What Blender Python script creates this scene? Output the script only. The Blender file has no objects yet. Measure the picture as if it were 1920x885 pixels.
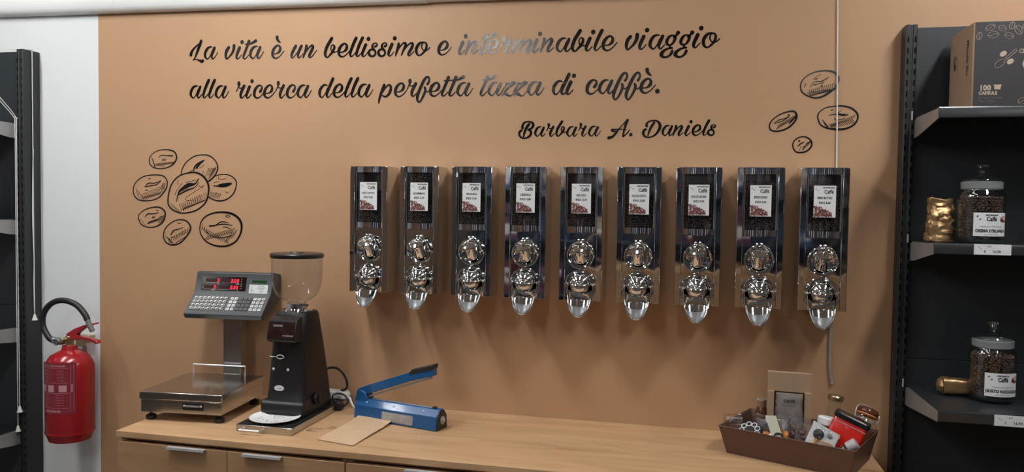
import bpy, math, random
from mathutils import Matrix, Vector

scn = bpy.context.scene
# ------------------------------------------------------------------ camera
cam_d = bpy.data.cameras.new('camera'); cam = bpy.data.objects.new('camera', cam_d)
scn.collection.objects.link(cam); scn.camera = cam
CAMP = Vector((1.2017, -2.6959, 1.6477)); YAW, PITCH, ROLL, FPX = .2303, -.0389, .0145, 1462.7
fw = Vector((-math.sin(YAW)*math.cos(PITCH), math.cos(YAW)*math.cos(PITCH), math.sin(PITCH)))
rt = fw.cross(Vector((0, 0, 1))).normalized(); up = rt.cross(fw)
r2 = math.cos(ROLL)*rt + math.sin(ROLL)*up; u2 = -math.sin(ROLL)*rt + math.cos(ROLL)*up
m = Matrix((r2, u2, -fw)).transposed().to_4x4(); m.translation = CAMP
cam.matrix_world = m
cam_d.sensor_width = 36; cam_d.lens = 36*FPX/1920; cam_d.clip_start = .05
# ------------------------------------------------------------------ world, exposure
w = bpy.data.worlds.new('world'); scn.world = w; w.use_nodes = True
w.node_tree.nodes['Background'].inputs[0].default_value = (.8, .86, 1, 1)
w.node_tree.nodes['Background'].inputs[1].default_value = .15
vs = scn.view_settings; vs.view_transform = 'Standard'; vs.look = 'None'; vs.gamma = 1; vs.use_curve_mapping = False
vs.exposure = 0.06
# ceiling lamps of the shop: x, y, emission strength
LAMPS = [(-3.1, -1.1, 3), (-1.5, -1.1, 37), (-.3, -1.1, 50), (.9, -1.1, 10), (2.35, -1.1, 50), (-2.6, -3.9, 7), (-.45, -3.9, 40), (2.0, -3.9, 7), (3.4, -3.9, 7), (-1.9, -5.7, 6), (.4, -5.7, 6), (2.5, -5.7, 6)]
CEIL = 3.0

# ------------------------------------------------------------------ helpers
C = scn.collection
random.seed(4)
PI = math.pi

class MB:
    def __init__(s): s.v = []; s.f = []; s.m = []
    def add(s, vs, fs, mi=0, mat=None):
        b = len(s.v)
        s.v += [tuple(mat @ Vector(p)) for p in vs] if mat is not None else [tuple(p) for p in vs]
        s.f += [tuple(i+b for i in f) for f in fs]; s.m += [mi]*len(fs); return s
    def box(s, x0, x1, y0, y1, z0, z1, mi=0, mat=None):
        v = [(x, y, z) for z in (z0, z1) for y in (y0, y1) for x in (x0, x1)]
        f = [(0, 2, 3, 1), (4, 5, 7, 6), (0, 1, 5, 4), (2, 6, 7, 3), (0, 4, 6, 2), (1, 3, 7, 5)]
        return s.add(v, f, mi, mat)
    def prism(s, pts, a0, a1, axis='x', mi=0, mat=None):
        n = len(pts)
        def P(p, a): return (a, p[0], p[1]) if axis == 'x' else ((p[0], a, p[1]) if axis == 'y' else (p[0], p[1], a))
        v = [P(p, a0) for p in pts]+[P(p, a1) for p in pts]
        f = [(i, (i+1) % n, n+(i+1) % n, n+i) for i in range(n)]+[tuple(range(n))[::-1], tuple(range(n, 2*n))]
        return s.add(v, f, mi, mat)
    def lathe(s, prof, seg=32, mi=0, mat=None, a0=0, a1=2*PI, sq=0):
        full = abs(a1-a0-2*PI) < 1e-6; n = seg if full else seg+1
        v = []; f = []
        for r, z in prof:
            for k in range(n):
                a = a0+(a1-a0)*k/seg
                rr = r*(1+sq*(1/max(abs(math.cos(a)), abs(math.sin(a)))-1)) if sq else r
                v.append((rr*math.cos(a), rr*math.sin(a), z))
        for j in range(len(prof)-1):
            for k in range(seg):
                k2 = (k+1) % n
                f.append((j*n+k, j*n+k2, (j+1)*n+k2, (j+1)*n+k))
        return s.add(v, f, mi, mat)
    def cyl(s, r, z0, z1, seg=24, mi=0, mat=None, ch=0):
        return s.lathe([(1e-5, z0), (r-ch, z0), (r, z0+ch), (r, z1-ch), (r-ch, z1), (1e-5, z1)] if ch else [(1e-5, z0), (r, z0), (r, z1), (1e-5, z1)], seg, mi, mat)
    def torus(s, R, r, seg=40, s2=10, mi=0, mat=None):
        v = []; f = []
        for i in range(seg):
            a = 2*PI*i/seg
            for j in range(s2):
                b = 2*PI*j/s2; v.append(((R+r*math.cos(b))*math.cos(a), (R+r*math.cos(b))*math.sin(a), r*math.sin(b)))
        for i in range(seg):
            for j in range(s2):
                i2 = (i+1) % seg; j2 = (j+1) % s2; f.append((i*s2+j, i2*s2+j, i2*s2+j2, i*s2+j2))
        return s.add(v, f, mi, mat)
    def tube(s, pts, r, seg=8, mi=0, mat=None, smooth=True):
        P = [Vector(p) for p in pts]
        if smooth and len(P) > 2: P = [Vector(q) for q in cr([tuple(p) for p in P], 6)]
        v = []; f = []; prev = None
        for i, p in enumerate(P):
            t = (P[min(i+1, len(P)-1)]-P[max(i-1, 0)]).normalized()
            if prev is None: prev = t.orthogonal().normalized()
            n = (prev-t*prev.dot(t)).normalized(); prev = n; b = t.cross(n)
            rr = r[i*(len(r)-1)//max(1, len(P)-1)] if isinstance(r, (list, tuple)) else r
            for k in range(seg):
                a = 2*PI*k/seg; v.append(tuple(p+n*rr*math.cos(a)+b*rr*math.sin(a)))
        for i in range(len(P)-1):
            for k in range(seg):
                k2 = (k+1) % seg; f.append((i*seg+k, i*seg+k2, (i+1)*seg+k2, (i+1)*seg+k))
        f += [tuple(range(seg))[::-1], tuple((len(P)-1)*seg+k for k in range(seg))]
        return s.add(v, f, mi, mat)
    def ball(s, c, r, seg=16, mi=0, sc=(1, 1, 1), rot=None):
        mm = Matrix.Translation(c) @ (rot.to_4x4() if rot else Matrix()) @ Matrix.Diagonal((r*sc[0], r*sc[1], r*sc[2], 1))
        n = max(4, seg//2)
        prof = [(max(1e-4, math.cos(-PI/2+PI*i/n)), math.sin(-PI/2+PI*i/n)) for i in range(n+1)]
        return s.lathe(prof, seg, mi, mm)
    def mesh(s, name, mats, smooth=35):
        me = bpy.data.meshes.new(name); me.from_pydata(s.v, [], s.f)
        for mt in (mats if isinstance(mats, (list, tuple)) else [mats]): me.materials.append(mt)
        if any(s.m): me.polygons.foreach_set('material_index', s.m)
        me.validate(); 
        if smooth:
            me.polygons.foreach_set('use_smooth', [True]*len(me.polygons)); me.set_sharp_from_angle(angle=math.radians(smooth))
        me.update(); return me
    def build(s, name, mats, parent=None, loc=(0, 0, 0), rot=(0, 0, 0), bevel=0, smooth=35, seg=2, **kw):
        o = bpy.data.objects.new(name, s.mesh(name, mats, smooth)); C.objects.link(o)
        o.location = loc; o.rotation_euler = rot
        if parent: o.parent = parent
        if bevel:
            b = o.modifiers.new('bevel', 'BEVEL'); b.width = bevel; b.segments = seg; b.limit_method = 'ANGLE'; b.angle_limit = math.radians(40)
        tag(o, **kw); return o

def cr(pts, n=6):
    "Catmull-Rom through points of any dimension"
    out = []
    for i in range(len(pts)-1):
        p0 = pts[max(i-1, 0)]; p1 = pts[i]; p2 = pts[i+1]; p3 = pts[min(i+2, len(pts)-1)]
        for k in range(n):
            t = k/n
            out.append(tuple(.5*((2*b)+(-a+c)*t+(2*a-5*b+4*c-d)*t*t+(-a+3*b-3*c+d)*t**3) for a, b, c, d in zip(p0, p1, p2, p3)))
    out.append(tuple(pts[-1])); return out

def tag(o, label=None, cat=None, group=None, kind=None):
    if label: o['label'] = label
    if cat: o['category'] = cat
    if group: o['group'] = group
    if kind: o['kind'] = kind
    return o
def thing(name, label, cat, loc=(0, 0, 0), rz=0, group=None):
    o = bpy.data.objects.new(name, None); C.objects.link(o); o.location = loc; o.rotation_euler = (0, 0, rz)
    o.empty_display_size = .05
    return tag(o, label, cat, group)
def copy_tree(o, parent=None, skip=()):
    c = o.copy(); C.objects.link(c); c.parent = parent
    for ch in list(o.children):
        if ch.name.split('.')[0] in skip: continue
        copy_tree(ch, c, skip)
    return c

_tc = {}
def text(s, size, align='LEFT', bold=0.0, sx=1.0, space=1.0):
    "flat text as (verts, faces) in the x-z plane facing -y"
    k = (s, size, align, bold, sx, space)
    if k in _tc: return _tc[k]
    cu = bpy.data.curves.new('t', 'FONT'); cu.body = s; cu.size = size; cu.align_x = align; cu.resolution_u = 2; cu.offset = bold; cu.space_character = space
    o = bpy.data.objects.new('t', cu); me = o.to_mesh()
    v = [(p.co.x*sx, 0, p.co.y) for p in me.vertices]; f = [tuple(p.vertices) for p in me.polygons]
    o.to_mesh_clear(); bpy.data.objects.remove(o); bpy.data.curves.remove(cu)
    _tc[k] = (v, f); return _tc[k]
def T(x=0, y=0, z=0): return Matrix.Translation((x, y, z))
def RX(a): return Matrix.Rotation(a, 4, 'X')
def RY(a): return Matrix.Rotation(a, 4, 'Y')
def RZ(a): return Matrix.Rotation(a, 4, 'Z')
FRONT = RX(PI/2)     # local z axis -> -y (lathes that face the viewer)

# ------------------------------------------------------------------ materials
def mat(name, col, rough=.5, metal=0, noise=0, nscale=8, bump=0, bscale=60, bdist=.001, emit=0, ecol=None, coat=0, stretch=(1, 1, 1), spec=.5, col2=None, detail=3):
    mt = bpy.data.materials.new(name); mt.use_nodes = True; nt = mt.node_tree; b = nt.nodes['Principled BSDF']
    b.inputs['Base Color'].default_value = (*col, 1); b.inputs['Roughness'].default_value = rough; b.inputs['Metallic'].default_value = metal
    b.inputs['Specular IOR Level'].default_value = spec; b.inputs['Coat Weight'].default_value = coat; b.inputs['Coat Roughness'].default_value = .08
    if noise or bump:
        tc = nt.nodes.new('ShaderNodeTexCoord'); mp = nt.nodes.new('ShaderNodeMapping'); mp.inputs['Scale'].default_value = stretch
        nt.links.new(tc.outputs['Object'], mp.inputs['Vector'])
    if noise:
        n = nt.nodes.new('ShaderNodeTexNoise'); n.inputs['Scale'].default_value = nscale; n.inputs['Detail'].default_value = detail
        nt.links.new(mp.outputs[0], n.inputs['Vector'])
        r = nt.nodes.new('ShaderNodeValToRGB'); r.color_ramp.elements[0].position = .3; r.color_ramp.elements[1].position = .7
        c2 = col2 or tuple(c*(1-noise) for c in col)
        r.color_ramp.elements[0].color = (*c2, 1); r.color_ramp.elements[1].color = (*col, 1)
        nt.links.new(n.outputs['Fac'], r.inputs['Fac']); nt.links.new(r.outputs['Color'], b.inputs['Base Color'])
    if bump:
        n = nt.nodes.new('ShaderNodeTexNoise'); n.inputs['Scale'].default_value = bscale; n.inputs['Detail'].default_value = 2
        nt.links.new(mp.outputs[0], n.inputs['Vector'])
        u = nt.nodes.new('ShaderNodeBump'); u.inputs['Strength'].default_value = bump; u.inputs['Distance'].default_value = bdist
        nt.links.new(n.outputs['Fac'], u.inputs['Height']); nt.links.new(u.outputs['Normal'], b.inputs['Normal'])
    if emit:
        b.inputs['Emission Color'].default_value = (*(ecol or col), 1); b.inputs['Emission Strength'].default_value = emit
    return mt
def clear(name, tint=(1, 1, 1), ior=1.45, rough=.03, extra=0.0, bump=0, bscale=60):
    "thin clear sheet: see-through, mirror-like at grazing angles"
    mt = bpy.data.materials.new(name); mt.use_nodes = True; nt = mt.node_tree; nt.nodes.remove(nt.nodes['Principled BSDF'])
    tr = nt.nodes.new('ShaderNodeBsdfTransparent'); tr.inputs[0].default_value = (*tint, 1)
    gl = nt.nodes.new('ShaderNodeBsdfGlossy'); gl.inputs['Roughness'].default_value = rough
    lw = nt.nodes.new('ShaderNodeLayerWeight'); lw.inputs[0].default_value = .5
    pw = nt.nodes.new('ShaderNodeMath'); pw.operation = 'POWER'; pw.inputs[1].default_value = 4.5; nt.links.new(lw.outputs['Facing'], pw.inputs[0])
    ad = nt.nodes.new('ShaderNodeMath'); ad.operation = 'MULTIPLY_ADD'; ad.inputs[1].default_value = .55; ad.inputs[2].default_value = ((ior-1)/(ior+1))**2+extra; ad.use_clamp = True
    mx = nt.nodes.new('ShaderNodeMixShader'); nt.links.new(pw.outputs[0], ad.inputs[0]); nt.links.new(ad.outputs[0], mx.inputs[0])
    nt.links.new(tr.outputs[0], mx.inputs[1]); nt.links.new(gl.outputs[0], mx.inputs[2])
    nt.links.new(mx.outputs[0], nt.nodes['Material Output'].inputs['Surface'])
    if bump:
        tc = nt.nodes.new('ShaderNodeTexCoord'); n = nt.nodes.new('ShaderNodeTexNoise'); n.inputs['Scale'].default_value = bscale
        nt.links.new(tc.outputs['Object'], n.inputs['Vector']); u = nt.nodes.new('ShaderNodeBump'); u.inputs['Strength'].default_value = bump; u.inputs['Distance'].default_value = .004
        nt.links.new(n.outputs['Fac'], u.inputs['Height']); nt.links.new(u.outputs['Normal'], gl.inputs['Normal'])
    return mt
def wood(name, c1, c2, c3, rough=.45, sc=1.0):
    mt = bpy.data.materials.new(name); mt.use_nodes = True; nt = mt.node_tree; b = nt.nodes['Principled BSDF']; b.inputs['Roughness'].default_value = rough
    tc = nt.nodes.new('ShaderNodeTexCoord'); mp = nt.nodes.new('ShaderNodeMapping'); mp.inputs['Scale'].default_value = (1.1*sc, 9*sc, 9*sc)
    nt.links.new(tc.outputs['Object'], mp.inputs['Vector'])
    n = nt.nodes.new('ShaderNodeTexNoise'); n.inputs['Scale'].default_value = 2.2; n.inputs['Detail'].default_value = 6; n.inputs['Distortion'].default_value = .6
    nt.links.new(mp.outputs[0], n.inputs['Vector'])
    r = nt.nodes.new('ShaderNodeValToRGB'); e = r.color_ramp.elements; e[0].position = .32; e[0].color = (*c2, 1); e[1].position = .62; e[1].color = (*c1, 1)
    q = e.new(.22); q.color = (*c3, 1)
    nt.links.new(n.outputs['Fac'], r.inputs['Fac'])
    mp2 = nt.nodes.new('ShaderNodeMapping'); mp2.inputs['Scale'].default_value = (6*sc, 160*sc, 160*sc); nt.links.new(tc.outputs['Object'], mp2.inputs['Vector'])
    g = nt.nodes.new('ShaderNodeTexNoise'); g.inputs['Scale'].default_value = 1.5; g.inputs['Detail'].default_value = 3; nt.links.new(mp2.outputs[0], g.inputs['Vector'])
    mx = nt.nodes.new('ShaderNodeMix'); mx.data_type = 'RGBA'; mx.blend_type = 'MULTIPLY'; mx.inputs[0].default_value = .28
    nt.links.new(r.outputs['Color'], mx.inputs[6]); nt.links.new(g.outputs['Fac'], mx.inputs[7]); nt.links.new(mx.outputs[2], b.inputs['Base Color'])
    u = nt.nodes.new('ShaderNodeBump'); u.inputs['Strength'].default_value = .12; u.inputs['Distance'].default_value = .0006
    nt.links.new(g.outputs['Fac'], u.inputs['Height']); nt.links.new(u.outputs['Normal'], b.inputs['Normal'])
    return mt

M = dict(
 brown_paint=mat("brown_paint", (.49, .291, .160), .52, bump=.12, bscale=90, bdist=.0012, noise=.04, nscale=2.2),
 white_paint=mat('white_paint', (.74, .765, .77), .6, bump=.12, bscale=90, bdist=.0012),
 ceiling=mat('ceiling_paint', (.6, .6, .59), .8), floor=mat('floor_tile', (.12, .11, .10), .35, noise=.2, nscale=3),
 trunk=mat('white_plastic', (.86, .87, .86), .35), white=mat('white_gloss', (.8, .8, .79), .3),
 oak=wood('oak_laminate', (.63, .395, .215), (.50, .295, .150), (.28, .145, .07)),
 oak2=wood('oak_front', (.50, .30, .160), (.40, .23, .115), (.23, .12, .06), sc=1.3),
 dark_gap=mat('dark_gap', (.002, .002, .002), .9, spec=.1),
 alu=mat('brushed_aluminium', (.80, .81, .82), .30, .55),
 chrome=mat('chrome', (.80, .81, .82), .045, 1), sheet=mat('polished_sheet', (.66, .67, .68), .05, 1, bump=.16, bscale=7, bdist=.012),
 satin=mat('satin_steel', (.17, .175, .18), .32, .25), steel=mat('stainless_steel', (.52, .51, .49), .2, 1, bump=.05, bscale=30, stretch=(1, 12, 12), bdist=.001),
 plastic_clear=clear('clear_plastic', (.93, .94, .95), 1.35, .04), glass=clear('clear_glass', (.95, .97, .97), 1.5, .02, .03),
 window_clear=clear('window_sheet', (.90, .92, .94), 1.5, .03, .075),
 film=clear('clear_film', (.95, .95, .95), 1.5, .08, .06, .9, 70),
 bean=mat('roasted_coffee', (.032, .015, .010), .5, noise=.5, nscale=60), bean_core=mat('coffee_mass', (.012, .007, .005), .8),
 bean2=mat('flavoured_coffee', (.085, .04, .027), .42, noise=.5, nscale=60),
 paper=mat('label_paper', (.72, .74, .745), .55), ink=mat('black_ink', (.02, .02, .02), .6), grey_ink=mat('grey_ink', (.25, .25, .25), .6),
 bean_ink=mat('bean_print_dark', (.10, .03, .03), .5), bean_ink2=mat('bean_print_mid', (.30, .12, .11), .5), bean_ink3=mat('bean_print_light', (.62, .36, .31), .5),
 vinyl=mat('black_vinyl', (.006, .006, .007), .05, bump=1, bscale=330, bdist=.00022, spec=.9),
 red=mat('red_enamel', (.34, .010, .016), .24, coat=.4), red2=mat('label_red', (.22, .022, .038), .4), pink_ink=mat('pale_ink', (.50, .27, .28), .5),
 rubber=mat('black_rubber', (.015, .015, .016), .45), black=mat('black_plastic', (.012, .012, .013), .32), gunmetal=mat('matt_black_metal', (.008, .008, .009), .42, bump=.1, bscale=300, bdist=.0003),
 brass=mat('dull_brass', (.55, .45, .28), .3, 1),
 console=mat('grey_console', (.048, .052, .056), .45, bump=.1, bscale=400, bdist=.0002), display=mat('display_black', (.01, .004, .005), .12), dred=mat('display_red', (.03, .002, .004), .2),
 led=mat('red_digits', (1, .02, .05), .4, emit=2.6, ecol=(1, .015, .05)), green=mat('green_window', (.008, .05, .012), .2),
 key=mat('white_key', (.72, .73, .72), .4), key_dark=mat('dark_key', (.10, .105, .11), .4),
 blue=mat('blue_enamel', (.006, .085, .25), .3, coat=.3), silver=mat('silver_plate', (.45, .46, .47), .35, .6),
 kraft=mat('kraft_paper', (.58, .40, .245), .7, noise=.08, nscale=20, bump=.15, bscale=50, bdist=.002), card=mat('kraft_card', (.36, .24, .155), .75, noise=.08, nscale=30),
 print_dark=mat('dark_print', (.036, .034, .036), .5), beige_ink=mat('beige_ink', (.46, .37, .28), .6), faint_ink=mat('faint_ink', (.16, .145, .13), .6),
 basket=mat('brown_leatherette', (.13, .065, .045), .5, bump=.7, bscale=260, bdist=.0015, noise=.15, nscale=90),
 shelf_dark=mat('anthracite_steel', (.016, .018, .020), .42), shelf_blue=mat('slate_panel', (.026, .033, .038), .45, bump=.02), rear_wall=mat('rear_wall_paint', (.20, .18, .17), .7), rail=mat('shelf_rail', (.12, .125, .13), .22, .8), bracket=mat('pale_bracket', (.35, .35, .35), .35, .5),
 gold=mat('gold_foil', (.46, .30, .15), .42, .85, bump=.6, bscale=25, bdist=.006), foil=mat('silver_foil', (.50, .46, .43), .35, .35, bump=.7, bscale=30, bdist=.006),
 cord=mat('white_cord', (.72, .72, .69), .6), cord_grey=mat('grey_sleeve', (.33, .31, .29), .5),
 tinred=mat('red_tin', (.60, .018, .012), .25, coat=.5), orange=mat('orange_dried_fruit', (.75, .25, .03), .5, noise=.4, nscale=40), amber=mat('amber_bottle', (.10, .035, .015), .15),
 cream=mat('cream_card', (.62, .6, .48), .5), olive=mat('dark_oval', (.02, .03, .028), .4), cork=mat('cork', (.28, .17, .10), .7),
 frost=mat('frosted_plastic', (.42, .42, .42), .35), navy=mat('navy_panel', (.05, .08, .13), .4), taupe=mat('taupe_cabinet', (.20, .13, .09), .5),
 lamp=mat('lamp_diffuser', (1, 1, 1), .5, emit=1), g_seal=mat('lid_seal', (.22, .24, .245), .25),
)
MA = M['brown_paint']

# ------------------------------------------------------------------ traced strokes (x, z, width) in 0.1 mm
GLYPH={'a': ([[[360,479,36],[263,481,65],[154,415,95],[72,269,101],[60,138,88],[116,55,62],[178,25,46],[253,94,39],[318,199,36],[378,345,39]],[[472,441,101],[421,311,98],[359,165,91],[359,76,69],[402,21,46],[467,66,39],[546,154,33]],[[533,138,33],[616,275,33]]],1),'l': ([[[279,700,107],[195,542,107],[103,332,101],[50,170,91],[47,81,72],[84,26,46],[158,71,39],[247,167,33]]],0),'i': ([[[163,445,112],[109,326,109],[45,175,100],[36,71,77],[82,22,48],[154,68,39],[244,170,32]],[[271,664,135],[271,654,135]]],0),'v': ([[[173,457,106],[91,363,110],[46,220,100],[46,91,77],[91,25,52],[192,103,58],[310,228,84],[383,370,106],[401,522,112]]],0),'t': ([[[279,680,118],[216,530,99],[126,325,96],[54,151,90],[45,71,71],[99,21,45],[180,75,38],[261,169,32]],[[120,581,38],[225,586,48],[351,598,64],[476,649,89],[566,697,105]]],0),'T': ([[[279,680,118],[216,530,99],[126,325,96],[54,151,90],[45,71,71],[99,21,45],[180,75,38],[261,169,32]],[[120,573,38],[225,581,42],[494,577,41]]],0),'u': ([[[222,462,101],[144,338,104],[66,183,98],[49,89,79],[84,24,47],[154,70,38],[241,170,35],[307,254,32]],[[457,454,104],[388,331,104],[328,191,95],[320,81,76],[363,16,47],[433,69,38],[519,161,31]]],0),'n': ([[[151,465,97],[142,360,107],[91,221,94],[48,112,66],[26,26,44]],[[48,112,35],[177,296,47],[281,419,50],[381,475,72],[419,406,100],[368,291,103],[299,167,97],[269,74,79],[303,20,47],[386,70,38],[472,162,34]],[[455,144,34],[575,284,34]]],1),'b': ([[[312,726,109],[219,581,112],[118,413,112],[59,243,106],[51,134,91],[94,47,69],[154,25,47],[239,113,69],[341,219,93],[408,342,87],[416,435,75],[360,483,44],[297,439,40],[280,330,44],[324,243,41],[443,208,40],[537,244,37]]],0),'e': ([[[129,192,35],[244,210,54],[346,291,98],[375,409,85],[310,498,60],[208,475,79],[102,370,102],[53,229,105],[67,101,86],[165,22,57],[265,40,44],[385,124,38],[482,232,35]],[[464,213,35],[529,286,32]]],1),'E': ([[[129,192,35],[244,210,54],[346,291,98],[375,409,85],[310,498,60],[208,475,79],[102,370,102],[53,229,105],[67,101,86],[165,22,57],[265,40,44],[385,124,38],[529,286,32]],[[242,814,111],[251,738,98],[313,656,73],[375,607,44]]],0),'s': ([[[297,382,80],[359,415,64],[365,476,49],[296,505,43],[216,470,61],[183,390,77],[217,297,86],[285,225,74],[312,140,65],[266,57,71],[158,26,68],[69,93,92],[49,187,86],[106,262,71],[189,274,62]]],0),'m': ([[[143,447,95],[120,314,98],[64,163,79],[28,24,46]],[[48,133,37],[193,342,46],[306,460,52],[383,476,73],[418,419,88],[373,306,88],[301,156,67],[255,38,43]],[[281,103,37],[406,290,46],[535,422,52],[648,469,67],[686,402,88],[634,267,97],[554,148,94],[519,58,79],[552,8,46],[636,70,36],[735,161,33]]],0),'o': ([[[326,476,54],[221,481,64],[120,416,94],[41,283,100],[36,146,91],[89,46,67],[173,18,49],[282,93,67],[385,211,76],[424,346,76],[407,437,60],[326,482,48],[259,427,45],[236,322,45],[280,222,39],[345,190,36],[442,194,39],[545,282,45]]],0),'r': ([[[-136,280,39],[-86,392,39],[-44,471,64],[-31,552,116],[-35,603,109]],[[-40,420,39],[68,395,42],[150,427,45]],[[191,479,106],[114,339,103],[51,196,100],[42,83,77],[87,18,48],[159,65,39],[253,163,32]]],0),'c': ([[[308,262,96],[362,346,80],[379,441,58],[301,496,58],[197,469,83],[93,343,103],[54,200,103],[75,87,83],[165,21,58],[269,43,42],[394,145,35],[448,216,32]]],0),'d': ([[[359,457,41],[264,491,66],[153,424,91],[71,303,100],[47,163,94],[86,60,69],[155,22,44],[223,89,38],[300,205,34],[359,360,38]],[[588,707,106],[512,545,106],[419,344,100],[343,157,91],[352,57,69],[404,18,44],[472,76,38],[557,184,31]]],0),'p': ([[[245,450,101],[180,289,102],[107,106,89],[50,-78,65],[33,-193,43]],[[156,151,37],[295,349,46],[393,443,58],[476,434,77],[507,329,92],[462,176,98],[380,70,80],[282,26,65],[179,66,46]]],0),'f': ([[[439,457,80],[485,527,71],[504,620,60],[474,702,60],[389,698,74],[291,575,97],[194,376,103],[112,192,103],[57,20,98],[57,-109,78],[119,-193,49],[204,-111,63],[287,45,80],[349,187,83],[354,273,86],[336,333,74]],[[359,172,40],[442,178,37],[515,227,34]]],0),'z': ([[[-10,174,30],[65,284,33],[143,393,39],[162,459,65],[186,432,68],[278,445,65],[384,481,80],[461,475,74],[416,421,59],[279,331,65],[143,208,59],[15,21,36]],[[83,98,65],[160,74,98],[238,28,71],[315,5,41],[390,70,33],[480,201,33],[539,304,30]]],0),'.': ([[[69,77,142],[69,68,142]]],0),'L': ([[[523,695,110],[458,532,110],[383,355,98],[308,179,75],[234,34,52],[187,-17,52]],[[476,612,39],[365,548,55],[197,410,75],[100,283,95],[70,177,111]],[[215,-1,39],[345,-10,42],[457,-54,75],[554,-86,117],[596,-61,101]]],0),'g': ([[[283,450,33],[192,444,56],[102,382,85],[46,264,93],[55,171,82],[135,122,56],[231,174,67],[301,292,85],[321,402,78],[257,386,56],[320,426,44],[370,474,85],[409,525,118]],[[154,106,44],[146,57,56],[242,22,41],[82,9,59],[-68,-76,89],[-128,-185,115],[-68,-262,78],[43,-274,59],[151,-212,71],[214,-122,85],[225,-76,82]]],0),'B': ([[[376,471,86],[301,375,86],[227,211,76],[184,25,43]],[[140,341,86],[139,410,70],[183,501,70],[281,554,46],[400,560,46],[499,514,76],[526,423,83],[455,325,69],[336,281,36],[422,245,73],[454,159,83],[404,60,73],[290,-8,53],[154,-18,46],[54,54,63],[27,162,70],[65,232,76],[112,248,66]]],0),'A': ([[[678,532,91],[629,391,83],[580,225,62],[542,38,50],[543,-16,46],[615,38,37],[696,120,33],[753,203,29]],[[657,547,33],[545,413,33],[403,248,46],[281,82,71],[179,-22,79],[54,-63,96]],[[632,210,37],[466,230,31],[216,224,42],[153,204,67],[200,162,50],[290,155,42]]],0),'D': ([[[390,472,74],[310,349,74],[242,205,62],[194,36,33]],[[151,361,79],[137,417,70],[205,505,54],[347,547,41],[490,529,54],[580,429,82],[587,305,91],[519,162,74],[399,39,54],[236,-18,41],[96,10,62],[35,114,79],[57,207,79],[118,252,70]]],0)}
WORDS=[
[('L',-0.7327,2.1984,0),('a',-0.6694,2.1958,1)],
[('v',-0.5773,2.1937,0),('i',-0.5299,2.1927,0),('t',-0.501,2.1918,0),('a',-0.473,2.1919,1)],
[('E',-0.3786,2.1905,0)],
[('u',-0.2993,2.1895,0),('n',-0.2478,2.1888,1)],
[('b',-0.1611,2.1871,0),('e',-0.1064,2.1882,0),('l',-0.0598,2.1871,0),('l',-0.0346,2.1868,0),('i',-0.0102,2.1866,0),('s',0.014,2.1859,0),('s',0.0515,2.1854,0),('i',0.0928,2.1854,0),('m',0.121,2.1854,0),('o',0.2001,2.1848,0)],
[('e',0.2838,2.1837,1)],
[('i',0.3625,2.1835,0),('n',0.387,2.1837,0),('t',0.4398,2.1825,0),('e',0.4689,2.1835,0),('r',0.5342,2.182,0),('m',0.5588,2.1821,0),('i',0.6328,2.1822,0),('n',0.6604,2.1829,0),('a',0.7148,2.1817,0),('b',0.7695,2.1812,0),('i',0.8188,2.1818,0),('l',0.8482,2.1817,0),('e',0.8758,2.1813,1)],
[('v',0.9558,2.1814,0),('i',1.0014,2.1815,0),('a',1.0334,2.1812,0),('g',1.0906,2.1822,0),('g',1.1369,2.1817,0),('i',1.1796,2.1813,0),('o',1.2115,2.1814,0)],
[('a',-0.7321,2.0471,0),('l',-0.6751,2.0462,0),('l',-0.6492,2.0457,0),('a',-0.6214,2.0452,1)],
[('r',-0.5128,2.0433,0),('i',-0.487,2.0429,0),('c',-0.4557,2.0424,0),('e',-0.4123,2.042,0),('r',-0.3458,2.041,0),('c',-0.317,2.0408,0),('a',-0.2735,2.0406,1)],
[('d',-0.1829,2.0395,0),('e',-0.1245,2.0391,0),('l',-0.0785,2.0388,0),('l',-0.0523,2.0386,0),('a',-0.0261,2.0385,1)],
[('p',0.0558,2.0375,0),('e',0.1188,2.0377,0),('r',0.1834,2.0373,0),('f',0.2037,2.0373,0),('e',0.2538,2.0367,0),('T',0.2987,2.0362,0),('t',0.3266,2.036,0),('a',0.3559,2.0358,1)],
[('t',0.4438,2.035,0),('a',0.4721,2.0347,0),('z',0.5255,2.0335,0),('z',0.5684,2.033,0),('a',0.6156,2.0334,1)],
[('d',0.7053,2.0345,0),('i',0.7547,2.0341,0)],
[('c',0.8227,2.0341,0),('a',0.8653,2.0345,0),('f',0.9143,2.0343,0),('f',0.9574,2.0339,0),('E',1.0073,2.0339,0),('.',1.0603,2.0342,0)],
[('B',0.5878,1.8875,0),('a',0.6439,1.8902,0),('r',0.6982,1.8899,0),('b',0.72,1.8901,0),('a',0.7576,1.8895,0),('r',0.8112,1.8898,0),('a',0.8336,1.89,1)],
[('A',0.9008,1.8914,0),('.',0.9761,1.8905,0)],
[('D',1.0193,1.8882,0),('a',1.0837,1.8903,0),('n',1.1208,1.89,0),('i',1.1608,1.8898,0),('e',1.1835,1.8903,0),('l',1.2183,1.8898,0),('s',1.2332,1.89,0)]]
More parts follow.
